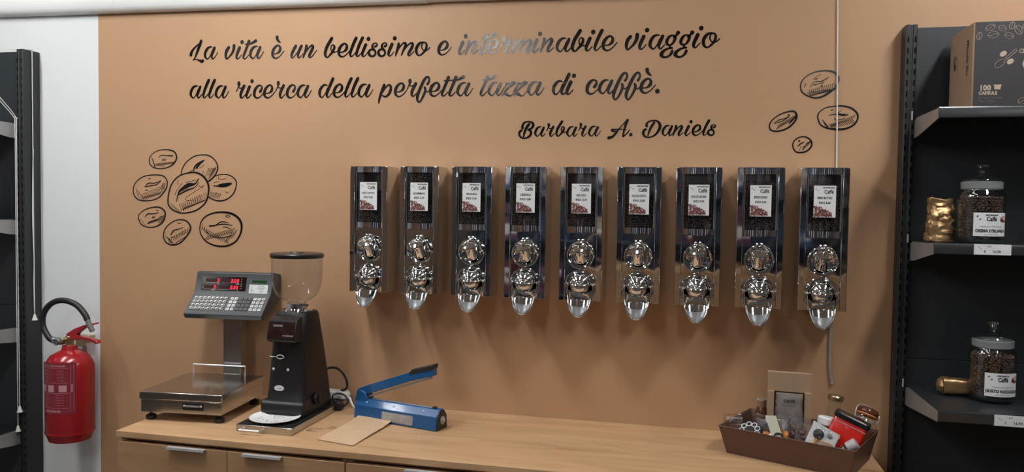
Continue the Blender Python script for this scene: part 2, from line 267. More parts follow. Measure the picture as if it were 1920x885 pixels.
BEANS=[
('small coffee bean drawing topmost in the left group',-0.86,1.8103,[[-552,-10,38],[-469,157,29],[-193,333,29],[218,389,38],[572,312,52],[696,109,57],[625,-104,52],[407,-271,43],[51,-367,33],[-305,-335,38],[-498,-201,38],[-552,-10,38]],[[[-111,85,19],[26,171,29],[245,151,28],[517,142,47]],[[42,-20,19],[135,19,19],[217,-10,19],[135,-53,19],[53,-29,19]]],[[[-452,109,16],[-332,-82,11]],[[-420,19,16],[-299,-171,11]],[[-387,-70,16],[-266,-261,11]],[[-354,-159,16],[-246,-331,11]],[[-321,-249,16],[-273,-325,11]],[[-250,-249,16],[-118,-143,11]],[[-188,-242,16],[-56,-137,11]],[[-126,-236,16],[6,-131,11]],[[-64,-230,16],[67,-125,11]],[[-3,-224,16],[129,-119,11]],[[59,-218,16],[190,-113,11]],[[120,-212,16],[252,-107,11]],[[182,-206,16],[313,-101,11]],[[243,-200,16],[375,-95,11]],[[305,-194,16],[436,-89,11]],[[366,-188,16],[497,-83,11]],[[427,-182,16],[558,-77,11]],[[489,-176,16],[619,-71,11]],[[-250,-153,16],[-162,-258,11]],[[-160,-175,16],[-73,-279,11]],[[-71,-196,16],[16,-300,11]],[[18,-217,16],[105,-321,11]],[[107,-238,16],[176,-322,11]]]),
('partly covered coffee bean drawing behind the large middle bean',-0.6771,1.7809,[[-924,-321,33],[-897,-117,33],[-718,167,38],[-368,402,38],[-21,473,38],[325,435,42],[590,239,42],[695,-18,47],[616,-252,47],[457,-440,47],[245,-568,47]],[[[-369,-195,38],[-326,3,56],[-154,144,56],[86,262,38]],[[-251,-44,66],[-101,121,56],[48,229,33]],[[-611,-225,24],[-423,-130,24]],[[86,60,14],[-101,-44,14]]],[[[298,-43,16],[165,-324,11]],[[362,-42,16],[229,-324,11]],[[425,-42,16],[293,-324,11]],[[489,-42,16],[356,-323,11]],[[552,-42,16],[420,-323,11]],[[616,-42,16],[484,-323,11]],[[404,-370,16],[255,-465,11]],[[442,-307,16],[293,-402,11]],[[480,-245,16],[332,-339,11]],[[518,-182,16],[370,-277,11]],[[556,-120,16],[408,-214,11]],[[594,-57,16],[446,-151,11]],[[632,5,16],[484,-89,11]],[[59,-161,16],[27,-302,11]],[[112,-243,16],[80,-384,11]],[[165,-324,16],[133,-465,11]]]),
('large coffee bean drawing in the middle of the left group',-0.7483,1.674,[[-819,-264,52],[-768,70,48],[-604,452,47],[-277,729,47],[182,845,47],[503,837,61],[797,674,70],[993,370,70],[983,-6,61],[849,-337,56],[501,-601,52],[125,-716,47],[-254,-741,48],[-607,-618,52],[-786,-430,52],[-819,-264,52]],[[[-426,-283,24],[-317,75,66],[-143,219,114],[127,363,142],[396,412,57],[557,602,38]],[[-306,-20,38],[19,149,57],[395,271,28],[546,460,28]],[[-513,-22,14],[-360,217,14],[-170,431,14]],[[-8,456,14],[423,563,14]],[[-332,549,14],[-386,430,14],[-332,369,14]],[[583,343,19],[690,273,28],[759,344,28]],[[610,225,14],[180,-15,14],[-25,-159,14],[72,-252,14],[341,-225,14]]],[[[-688,-357,16],[-568,-546,11]],[[-601,-423,16],[-481,-611,11]],[[-514,-488,16],[-395,-677,11]],[[-427,-553,16],[-332,-704,11]],[[-340,-619,16],[-269,-732,11]],[[-254,-684,16],[-230,-721,11]],[[-307,-400,16],[-199,-683,11]],[[-223,-364,16],[-116,-647,11]],[[-140,-328,16],[-32,-611,11]],[[-56,-293,16],[52,-576,11]],[[28,-257,16],[135,-540,11]],[[111,-222,16],[218,-504,11]],[[194,-186,16],[301,-469,11]],[[278,-151,16],[385,-433,11]],[[361,-116,16],[468,-398,11]],[[444,-80,16],[550,-362,11]],[[526,-45,16],[633,-327,11]],[[609,-10,16],[716,-291,11]],[[-199,-636,16],[-37,-514,11]],[[-116,-605,16],[46,-484,11]],[[-33,-575,16],[129,-454,11]],[[50,-544,16],[212,-424,11]],[[133,-514,16],[295,-393,11]],[[216,-484,16],[378,-363,11]],[[299,-453,16],[460,-333,11]],[[382,-423,16],[543,-303,11]],[[465,-393,16],[625,-273,11]],[[547,-363,16],[708,-243,11]],[[629,-332,16],[790,-213,11]],[[712,-302,16],[872,-183,11]],[[794,-272,16],[906,-189,11]],[[-145,-445,16],[-102,-658,11]],[[-51,-396,16],[-8,-609,11]],[[42,-348,16],[85,-560,11]],[[135,-299,16],[178,-511,11]],[[228,-250,16],[271,-463,11]],[[321,-202,16],[364,-414,11]],[[414,-154,16],[457,-366,11]],[[507,-105,16],[549,-317,11]],[[599,-57,16],[642,-269,11]],[[692,-9,16],[734,-221,11]],[[784,39,16],[827,-172,11]],[[876,87,16],[919,-124,11]]]),
('coffee bean drawing at the right edge of the left group',-0.5842,1.7011,[[-594,231,23],[-339,453,28],[30,516,28],[344,457,37],[554,272,42],[564,63,42],[449,-217,42],[187,-430,42],[-128,-514,47],[-419,-471,42],[-648,-361,42]],[[[-419,78,28],[-181,57,56],[82,82,112],[345,154,56]],[[-181,103,56],[187,153,75],[371,178,28]],[[-181,431,14],[-207,346,14],[-76,319,14],[82,348,14],[124,395,14]],[[-403,186,14],[-181,244,14]],[[72,-128,14],[135,-183,14],[240,-164,14]]],[[[-525,-181,16],[-621,-370,11]],[[-465,-188,16],[-560,-377,11]],[[-404,-196,16],[-500,-384,11]],[[-344,-203,16],[-439,-392,11]],[[-283,-210,16],[-378,-399,11]],[[-223,-218,16],[-318,-406,11]],[[-162,-225,16],[-257,-414,11]],[[-102,-233,16],[-197,-421,11]],[[-525,-157,16],[-525,-214,11]],[[-313,-195,16],[-313,-251,11]],[[-102,-233,16],[-102,-289,11]]]),
('coffee bean drawing at the left edge of the left group',-0.9164,1.6979,[[-728,-113,39],[-670,128,34],[-435,346,34],[-102,482,34],[395,513,38],[696,448,43],[832,259,43],[804,21,43],[639,-219,43],[391,-413,43],[5,-514,38],[-439,-495,43],[-662,-329,43],[-728,-113,39]],[[[-187,36,24],[-20,181,38],[256,183,33],[548,290,24]],[[-187,36,19],[118,86,29],[366,136,29],[548,281,24]],[[-19,358,24],[75,368,24]],[[-171,-113,24],[-49,-83,19]]],[[[-593,-40,16],[-516,-328,12]],[[-520,-111,16],[-443,-399,12]],[[-446,-183,16],[-370,-470,12]],[[-373,-254,16],[-312,-484,12]],[[-299,-325,16],[-253,-498,12]],[[-327,-253,16],[-195,-492,12]],[[-264,-230,16],[-132,-469,12]],[[-201,-207,16],[-69,-446,12]],[[-138,-184,16],[-6,-423,12]],[[-75,-161,16],[57,-399,12]],[[-12,-138,16],[120,-376,11]],[[51,-115,16],[182,-353,11]],[[113,-92,16],[245,-330,11]],[[176,-69,16],[307,-307,11]],[[239,-47,16],[370,-284,11]],[[301,-24,16],[432,-261,11]],[[364,-1,16],[495,-238,11]],[[426,22,16],[557,-215,11]],[[488,45,16],[619,-192,11]],[[551,68,16],[668,-146,11]],[[613,90,16],[717,-99,11]],[[-300,-445,16],[-133,-323,12]],[[-217,-426,16],[-50,-304,12]],[[-133,-406,16],[33,-284,12]],[[-50,-386,16],[116,-265,11]],[[33,-367,16],[199,-245,11]],[[116,-347,16],[282,-226,11]],[[199,-328,16],[365,-206,11]],[[282,-308,16],[447,-187,11]],[[364,-289,16],[530,-167,11]],[[447,-269,16],[612,-148,11]],[[613,162,16],[568,-77,11]],[[659,178,16],[614,-61,11]],[[705,194,16],[660,-44,11]],[[750,211,16],[706,-28,11]]]),
('small coffee bean drawing at the lower left of the left group',-0.9083,1.5814,[[-568,-53,39],[-523,116,34],[-272,289,34],[89,390,43],[419,385,53],[638,231,57],[638,-8,57],[500,-226,57],[224,-375,43],[-136,-406,38],[-441,-292,39],[-568,-53,39]],[[[-256,1,24],[-134,123,43],[88,136,34],[336,178,24]],[[254,273,24],[336,265,24]],[[60,-8,19],[170,32,19],[153,-35,19],[60,-28,19]]],[[[-163,-286,20],[-85,-179,14]],[[-120,-272,20],[-42,-165,14]],[[-77,-258,20],[1,-151,14]],[[-34,-244,20],[43,-137,14]],[[8,-231,20],[86,-123,14]],[[51,-217,20],[129,-110,14]],[[94,-203,20],[172,-96,14]],[[137,-189,20],[214,-82,14]],[[179,-175,20],[257,-68,14]],[[222,-161,20],[300,-54,14]],[[265,-147,20],[342,-40,14]],[[307,-133,20],[385,-27,14]],[[418,36,16],[340,-229,11]],[[455,45,16],[377,-220,11]],[[491,53,16],[414,-211,11]],[[528,62,16],[450,-203,11]],[[565,71,16],[487,-194,11]],[[601,79,16],[524,-185,11]],[[630,61,16],[591,-71,11]],[[-457,-99,16],[-401,-156,12]],[[-379,-187,16],[-324,-244,12]],[[-302,-275,16],[-247,-331,12]]]),
('small tilted coffee bean drawing at the bottom of the left group',-0.7945,1.5215,[[-569,-175,43],[-503,113,38],[-228,382,38],[153,518,38],[478,466,52],[650,280,62],[639,90,57],[423,-200,52],[151,-421,48],[-176,-491,53],[-449,-388,48],[-569,-175,43]],[[[-219,-81,38],[-93,84,48],[98,136,33],[326,217,19]],[[72,402,19],[142,365,19],[218,390,19]]],[[[-492,-126,16],[-274,-264,11]],[[-427,-190,16],[-208,-328,11]],[[-361,-254,16],[-143,-392,11]],[[-296,-318,16],[-78,-456,11]],[[-230,-382,16],[-100,-465,11]],[[-339,-266,16],[-322,-426,11]],[[-268,-227,16],[-246,-427,11]],[[-196,-189,16],[-175,-389,11]],[[-125,-150,16],[-103,-350,11]],[[-53,-112,16],[-32,-312,11]],[[18,-74,16],[39,-273,11]],[[89,-35,16],[111,-235,11]],[[160,3,16],[182,-197,11]],[[231,41,16],[253,-158,11]],[[302,79,16],[324,-120,11]],[[373,117,16],[395,-82,11]],[[444,155,16],[465,-44,11]],[[515,193,16],[536,-6,11]],[[586,231,16],[605,52,11]],[[-230,-167,16],[-12,-219,11]],[[-120,-124,16],[97,-176,11]],[[-11,-80,16],[206,-133,11]],[[98,-37,16],[315,-89,11]],[[206,6,16],[423,-46,11]],[[315,49,16],[531,-3,11]],[[423,92,16],[596,50,11]],[[531,135,16],[639,109,11]],[[-67,-450,16],[42,-361,11]],[[19,-400,16],[128,-312,11]],[[105,-350,16],[213,-262,11]],[[190,-300,16],[299,-212,11]],[[276,-251,16],[384,-163,11]],[[361,-201,16],[469,-113,11]],[[446,-152,16],[468,-134,11]]]),
('wide coffee bean drawing at the lower right of the left group',-0.6049,1.5433,[[-826,-24,43],[-772,213,43],[-559,453,47],[-186,591,56],[237,626,66],[604,566,79],[892,384,84],[1012,107,79],[945,-221,65],[710,-530,61],[289,-696,61],[-187,-670,57],[-559,-515,52],[-773,-260,47],[-826,-24,43]],[[[-388,79,57],[-133,108,42],[131,254,33],[447,213,23]],[[-133,108,28],[237,162,38],[605,122,23]],[[194,44,19],[342,47,28],[542,-19,19]],[[316,477,23],[405,516,19],[500,471,19],[405,432,23],[316,468,19]],[[-532,-136,28],[-293,-319,28],[131,-371,33],[552,-277,28]]],[[[-719,25,20],[-570,-208,14]],[[-622,-16,20],[-473,-249,14]],[[-525,-57,20],[-376,-289,14]],[[-428,-97,20],[-279,-330,14]],[[-331,-138,20],[-183,-370,14]],[[-235,-179,20],[-86,-411,14]],[[-138,-220,20],[10,-451,14]],[[-42,-260,20],[106,-492,14]],[[54,-301,20],[202,-532,14]],[[150,-341,20],[298,-572,14]],[[246,-382,20],[394,-613,14]],[[342,-422,20],[460,-607,14]],[[-581,-449,20],[-453,-276,14]],[[-522,-468,20],[-362,-252,14]],[[-432,-444,20],[-272,-228,14]],[[-342,-420,20],[-183,-205,14]],[[-252,-396,20],[-93,-181,14]],[[-162,-373,20],[-3,-157,14]],[[-72,-349,20],[86,-134,14]],[[17,-325,20],[176,-110,14]],[[107,-301,20],[265,-86,14]],[[196,-277,20],[354,-63,14]],[[285,-254,20],[443,-39,14]],[[374,-230,20],[532,-16,14]],[[463,-207,20],[621,7,14]],[[552,-183,20],[709,31,14]],[[447,-279,16],[289,-564,11]],[[521,-230,16],[363,-515,11]],[[594,-182,16],[437,-467,11]],[[668,-134,16],[510,-418,11]],[[741,-85,16],[584,-369,11]],[[814,-37,16],[657,-321,11]],[[-692,167,16],[-725,-46,11]],[[-599,75,16],[-631,-138,11]],[[-506,-18,16],[-538,-231,11]]]),
('largest coffee bean drawing of the right group',1.5787,2.0534,[[-544,-69,37],[-507,114,33],[-337,294,29],[-70,409,33],[236,434,41],[467,376,57],[594,231,57],[598,70,49],[520,-111,57],[333,-269,65],[145,-387,61],[-85,-432,49],[-319,-359,41],[-486,-233,41],[-544,-69,37]],[[[-249,-87,16],[-119,85,20],[93,93,33],[300,218,24]],[[-155,-16,20],[18,21,20],[171,51,20]],[[-122,187,16],[-28,274,12],[87,304,12]],[[-152,167,16],[-25,185,16]],[[-388,30,20],[-424,-83,16]],[[59,-69,16],[134,-22,16],[97,-70,16]]],[[[-322,-257,17],[-234,-348,12]],[[-272,-248,17],[-184,-340,12]],[[-221,-240,17],[-134,-331,12]],[[-171,-231,17],[-83,-323,12]],[[-121,-223,17],[-33,-314,12]],[[-70,-214,17],[17,-306,12]],[[-20,-206,17],[67,-297,12]],[[30,-198,17],[117,-289,12]],[[80,-189,17],[167,-280,12]],[[130,-181,17],[217,-272,12]],[[180,-172,17],[267,-263,12]],[[230,-164,17],[317,-255,12]],[[280,-156,17],[358,-238,12]],[[330,-147,17],[390,-211,12]],[[-266,-176,14],[-222,-381,10]],[[-209,-160,14],[-164,-365,10]],[[-151,-144,14],[-107,-348,10]],[[-94,-128,14],[-49,-332,10]],[[-36,-112,14],[8,-316,10]],[[21,-96,14],[65,-300,10]],[[78,-80,14],[122,-284,10]],[[135,-64,14],[180,-268,10]],[[193,-48,14],[237,-252,10]],[[250,-32,14],[294,-236,10]],[[307,-16,14],[351,-219,10]],[[364,0,14],[408,-203,10]],[[420,16,14],[456,-147,10]],[[477,32,14],[508,-110,10]],[[-242,-360,21],[-88,-330,15]],[[-173,-341,21],[-20,-311,15]],[[-105,-322,21],[48,-292,15]],[[-37,-303,21],[116,-273,15]],[[31,-284,21],[183,-254,15]],[[98,-265,21],[251,-235,15]],[[166,-246,21],[319,-216,15]],[[234,-227,21],[386,-197,15]],[[301,-208,21],[423,-184,15]],[[369,-189,21],[430,-177,15]]]),
('tilted coffee bean drawing at the left of the right group',1.4701,1.9333,[[-390,-128,37],[-327,37,33],[-115,220,33],[157,332,41],[372,338,53],[453,213,57],[419,50,49],[267,-134,49],[55,-255,45],[-161,-295,45],[-340,-252,41],[-390,-128,37]],[[[-234,-46,21],[-111,64,25],[84,115,21],[239,204,21]],[[-219,-38,17],[8,34,21],[220,175,21]],[[179,237,33],[238,224,25]]],[[[-162,-233,14],[-80,-69,10]],[[-122,-208,14],[-40,-44,10]],[[-82,-183,14],[1,-19,10]],[[-41,-158,14],[41,6,10]],[[-1,-133,14],[81,31,10]],[[39,-108,14],[121,56,10]],[[79,-83,14],[161,81,10]],[[119,-58,14],[201,106,10]],[[159,-33,14],[241,131,10]],[[199,-8,14],[281,156,10]],[[239,17,14],[321,180,10]],[[279,42,14],[361,205,10]],[[319,67,14],[401,230,10]],[[359,91,14],[433,238,10]],[[227,-71,21],[263,31,15]],[[258,-38,21],[295,65,15]],[[290,-4,21],[326,99,15]],[[322,30,21],[358,133,15]],[[353,64,21],[390,166,15]],[[385,98,21],[421,200,15]],[[417,132,21],[446,214,15]]]),
('wide coffee bean drawing at the far right, crossed by the cord',1.6354,1.9466,[[-558,11,37],[-524,153,33],[-336,306,28],[-69,358,32],[198,363,45],[465,282,48],[629,118,48],[646,-63,44],[538,-244,49],[295,-363,57],[29,-381,57],[-279,-338,45],[-475,-214,41],[-558,11,37]],[[[-214,68,16],[-24,106,24],[206,63,32],[358,81,24]],[[52,146,24],[167,96,24],[281,103,24]],[[-58,-35,16],[20,-89,20],[153,-66,16],[266,-27,16]],[[-149,230,32],[-112,246,32]],[[70,166,12],[156,205,12]]],[[[-402,-72,17],[-312,-256,12]],[[-370,-113,17],[-280,-297,12]],[[-338,-154,17],[-248,-338,12]],[[-306,-195,17],[-234,-342,12]],[[-274,-236,17],[-229,-328,12]],[[-242,-277,17],[-215,-332,12]],[[-206,-216,17],[-87,-340,12]],[[-149,-203,17],[-30,-326,12]],[[-92,-190,17],[27,-313,12]],[[-35,-178,17],[83,-300,12]],[[22,-165,17],[140,-287,12]],[[79,-152,17],[197,-274,12]],[[136,-139,17],[254,-261,12]],[[193,-126,17],[310,-248,12]],[[249,-113,17],[367,-235,12]],[[306,-100,17],[423,-223,12]],[[363,-87,17],[480,-210,12]],[[419,-74,17],[536,-197,12]],[[475,-61,17],[569,-159,12]],[[-164,-319,17],[-106,-217,12]],[[-108,-294,17],[-49,-193,12]],[[-51,-269,17],[7,-168,12]],[[6,-244,17],[64,-143,12]],[[62,-219,17],[120,-118,12]],[[119,-194,17],[177,-94,12]],[[175,-169,17],[233,-69,12]],[[231,-145,17],[289,-44,12]],[[288,-120,17],[345,-20,12]],[[344,-95,17],[402,5,12]],[[400,-71,17],[458,30,12]],[[456,-46,17],[514,54,12]],[[512,-21,17],[570,79,12]]]),
('smallest coffee bean drawing of the right group, near the dispensers',1.5318,1.8593,[[-266,-31,33],[-219,133,33],[-47,247,33],[148,246,37],[298,130,41],[318,-33,45],[199,-189,45],[6,-254,41],[-171,-217,41],[-266,-31,33]],[[[-97,-44,25],[-2,42,33],[94,90,21]],[[-75,132,41],[-43,116,33]],[[154,29,25],[268,110,20]]],[[[43,-176,17],[78,-53,12]],[[81,-139,17],[116,-16,12]],[[118,-101,17],[154,22,12]],[[156,-64,17],[192,59,12]],[[194,-26,17],[229,97,12]],[[232,11,17],[267,134,12]],[[270,49,17],[291,122,12]],[[-55,-176,17],[-40,-135,12]],[[-18,-94,17],[-4,-53,12]]])]
# ------------------------------------------------------------------ the room
b = MB(); b.box(-4.2, -1.149, 0, .12, 0, CEIL, 1); b.box(-1.149, 4.4, 0, .12, 0, CEIL, 0)
b.build('wall_back', [M['brown_paint'], M['white_paint']], smooth=0, kind='structure')
MB().box(-4.32, -4.2, -6.6, .12, 0, CEIL).build('wall_left', M['white_paint'], smooth=0, kind='structure')
MB().box(4.4, 4.52, -6.6, .12, 0, CEIL).build('wall_right', M['rear_wall'], smooth=0, kind='structure')
MB().box(-4.32, 4.52, -6.72, -6.6, 0, CEIL).build('wall_front', M['rear_wall'], smooth=0, kind='structure')
MB().box(-4.32, 4.52, -6.72, .12, CEIL, CEIL+.1).build('ceiling', M['ceiling'], smooth=0, kind='structure')
MB().box(-4.32, 4.52, -6.72, .12, -.1, 0).build('floor', M['floor'], smooth=0, kind='structure')
# rounded white trunking high on the wall, in lengths
def trunk(x0, x1, z0, dz):
    prof = [(-.0005, 0), (-.016, 0), (-.026, .006), (-.034, .02), (-.038, .045), (-.038, .13), (-.03, .15), (-.0005, .155)]
    b = MB(); n = len(prof); zz = lambda x: 2.3745-.0136*x+dz
    b.add([(x, y, z+zz(x)) for x in (x0, x1) for y, z in prof], [(i, (i+1) % n, n+(i+1) % n, n+i) for i in range(n)]+[tuple(range(n))[::-1], tuple(range(n, 2*n))])
    b.build('trim_1', M['trunk'], smooth=40, kind='structure')
trunk(-4.19, -1.0555, 0, 0); trunk(-1.0543, .2465, 0, 0); trunk(.2485, 4.39, 0, .003)
for n, (x, y, s) in enumerate(LAMPS):
    t = thing('ceiling_light', None, 'lamp', (x, y, CEIL), 0, 'ceiling light panels')
    ri, ki = (0, n) if n < 5 else ((1, n-5) if n < 9 else (2, n-9))
    t['label'] = 'long white ceiling light panel, %s from the left in the %s' % (('first', 'second', 'third', 'fourth', 'fifth')[ki], ('row nearest the lettered wall', 'middle row', 'row nearest the rear wall')[ri])
    f = MB()
    for q in ((-.085, -.075, -.61, .61), (.075, .085, -.61, .61), (-.075, .075, -.61, -.60), (-.075, .075, .60, .61)): f.box(q[0], q[1], q[2], q[3], -.030, -.0005)
    f.build('frame', M['white'], t)
    lm = M['lamp'].copy(); lm.node_tree.nodes['Principled BSDF'].inputs['Emission Strength'].default_value = s
    MB().box(-.075, .075, -.60, .60, -.024, -.0005).build('diffuser', lm, t)

# ------------------------------------------------------------------ counter
WL, WR, WF, WT = -.613, 1.747, -.549, .9
o = MB().box(WL, WR, WF, -.001, WT-.02, WT).build('worktop', M['oak'], bevel=.0012,
    label='long light oak worktop along the brown wall', cat='worktop')
def cabinet(x0, x1, label, hs):
    t = thing('drawer_cabinet', label, 'cabinet', (x0, 0, 0), 0, 'oak drawer cabinets under the worktop'); W = x1-x0
    b = MB(); b.box(.0, .018, -.53, -.002, .06, .88); b.box(W-.018, W, -.53, -.002, .06, .88); b.box(.018, W-.018, -.53, -.002, .06, .078); b.box(.018, W-.018, -.02, -.002, .078, .88)
    b.box(.018, W-.018, -.53, -.45, .869, .8795); b.build('carcass', M['oak2'], t, bevel=.0008)
    MB().box(.02, W-.02, -.48, -.03, 0, .06).build('plinth', M['dark_gap'], t)
    n = len(hs)
    for i in range(n):
        a = i*W/n+.0015; c = (i+1)*W/n-.0015; z1 = .866
        for k, (zt, zb) in enumerate(((z1, .60), (.597, .335), (.332, .065))):
            d = MB().box(a, c, -.549, -.5305, zb, zt).build('drawer', M['oak2'], t, bevel=.0008)
            if hs[i] is None: continue
            h0, h1 = hs[i][0]-x0, hs[i][1]-x0
            h = MB(); h.prism([(-.5495, zt+.0015), (-.565, zt+.0015), (-.565, zt-.006), (-.5635, zt-.006), (-.5635, zt-.0005), (-.5495, zt-.0005)], h0, h1)
            h.build('handle', M['alu'], d, label='slim aluminium edge pull')
cabinet(-.606, .191, 'oak cabinet with two drawer stacks at the left end of the counter', [(-.414, -.281), (-.147, -.015)])
cabinet(.193, .990, 'oak cabinet in the middle of the counter, below the blue sealer', [(.386, .517), (.64, .77)])
cabinet(.992, 1.735, 'oak cabinet at the right end of the counter under the basket', [(1.15, 1.28), (1.5, 1.63)])

# ------------------------------------------------------------------ wall lettering
GL = GLYPH
_sy = [0]
def stroke(b, pts, y, k=1.0, tail=1.0):
    "one brush stroke: a strip that follows the centre line with its width, rounded at both ends"
    P = cr([(p[0]*1e-4*k, p[1]*1e-4*k, p[2]*.575e-4*k) for p in pts], 6) if len(pts) > 2 else [(p[0]*1e-4*k, p[1]*1e-4*k, p[2]*.55e-4*k) for p in pts]
    Q = [P[0]]
    for p in P[1:]:
        if math.hypot(p[0]-Q[-1][0], p[1]-Q[-1][1]) > 2e-5: Q.append(p)
    P = Q; n = len(P); _sy[0] = (_sy[0]+1) % 6; y = y-.00003*_sy[0]
    if n < 2: return
    closed = math.hypot(P[0][0]-P[-1][0], P[0][1]-P[-1][1]) < 3e-4 and n > 8
    N = []
    for i in range(n):
        p, q = P[max(i-1, 0)], P[min(i+1, n-1)]
        if closed and i in (0, n-1): p, q = P[n-2], P[1]
        dx, dz = q[0]-p[0], q[1]-p[1]; L = math.hypot(dx, dz) or 1; N.append((-dz/L, dx/L))
    v = []
    for (x, z, r), (nx, nz) in zip(P, N):
        r = max(r, 1e-4); v += [(x-nx*r, y, z-nz*r), (x+nx*r, y, z+nz*r)]
    b.add(v, [(2*i, 2*i+2, 2*i+3, 2*i+1) for i in range(n-1)])
    if closed: return
    for i, sg in ((0, -1), (n-1, 1)):
        x, z, r = P[i]; r = max(r, 1e-4); nx, nz = N[i]; tx, tz = nz*sg, -nx*sg
        c = [(x+r*(nx*math.cos(PI*j/8)*sg+tx*math.sin(PI*j/8)), y, z+r*(nz*math.cos(PI*j/8)*sg+tz*math.sin(PI*j/8))) for j in range(9)]
        b.add(c[::-1], [tuple(range(9))])
_gm = {}
def glyph_mesh(c, last, k):
    key = (c, last, k)
    if key not in _gm:
        st, tail = GL[c]; b = MB()
        for i, s in enumerate(st):
            if tail and i == len(st)-1 and not last: continue
            stroke(b, s, 0, k)
        _gm[key] = b.mesh('letter', M['vinyl'], 0)
    return _gm[key]
LINES = [(range(0, 8), 'top line of black script lettering, beginning La vita and ending viaggio', 1), (range(8, 15), 'second line of black script lettering, ending with the word caffè', 1),
         (range(15, 18), 'short third line of smaller black script lettering, the signature', 0)]
for rng, lab, big in LINES:
    first = WORDS[rng[0]][0]
    t = thing('wall_lettering', lab, 'lettering', (first[1], 0, first[2]))
    for wi in rng:
        for c, x, z, last in WORDS[wi]:
            k = 1 if (big or c in 'BAD') else .725
            o = bpy.data.objects.new('letter', glyph_mesh(c, last, k)); C.objects.link(o); o.parent = t
            o.location = (x-first[1], -.0008, z-first[2])
for lab, x, z, out, cre, hat in BEANS:
    g = 'drawn beans left of the lettering' if x < 0 else 'drawn beans right of the lettering'
    t = thing('wall_drawing', 'black line '+lab, 'drawing', (x, 0, z), 0, g)
    b = MB(); stroke(b, out, -.0008); b.build('outline', M['vinyl'], t, smooth=0)
    b = MB(); [stroke(b, s, -.0008) for s in cre]; b.build('crease', M['vinyl'], t, smooth=0)
    b = MB(); [stroke(b, s, -.0008) for s in hat]; b.build('hatching', M['vinyl'], t, smooth=0)

# ------------------------------------------------------------------ coffee dispensers
def bean_verts(b, c, s, R, mi=0):
    "one roasted bean: a low half-flattened ellipsoid"
    mm = Matrix.Translation(c) @ R.to_4x4() @ Matrix.Diagonal((s, s*.68, s*.5, 1))
    n = 4; prof = [(max(1e-4, math.cos(-PI/2+PI*i/n)), math.sin(-PI/2+PI*i/n)) for i in range(n+1)]
    b.lathe(prof, 7, mi, mm)
from mathutils import Euler
def rr(): return Euler((random.uniform(0, 6.3), random.uniform(0, 6.3), random.uniform(0, 6.3))).to_matrix()
DW, DH, DD, DG = .1434, .4464, .115, .012     # width, height, depth, gap behind
SW = .0195                                     # width of the side flanges
CW = DW-2*SW                                   # clear width between them
def yfront(x): return -.1055-.0095*(1-(2*x/CW)**2)      # bulging front of the container, x from its middle
def arc(n=10, off=0): return [(-CW/2+.0006+(CW-.0012)*i/n, yfront(-CW/2+(CW)*i/n)+off) for i in range(n+1)]
def disc_bolt(b, x, z, y, r=.0035): b.cyl(r, 0, .004, 10, 0, T(x, y, z) @ FRONT, .001)
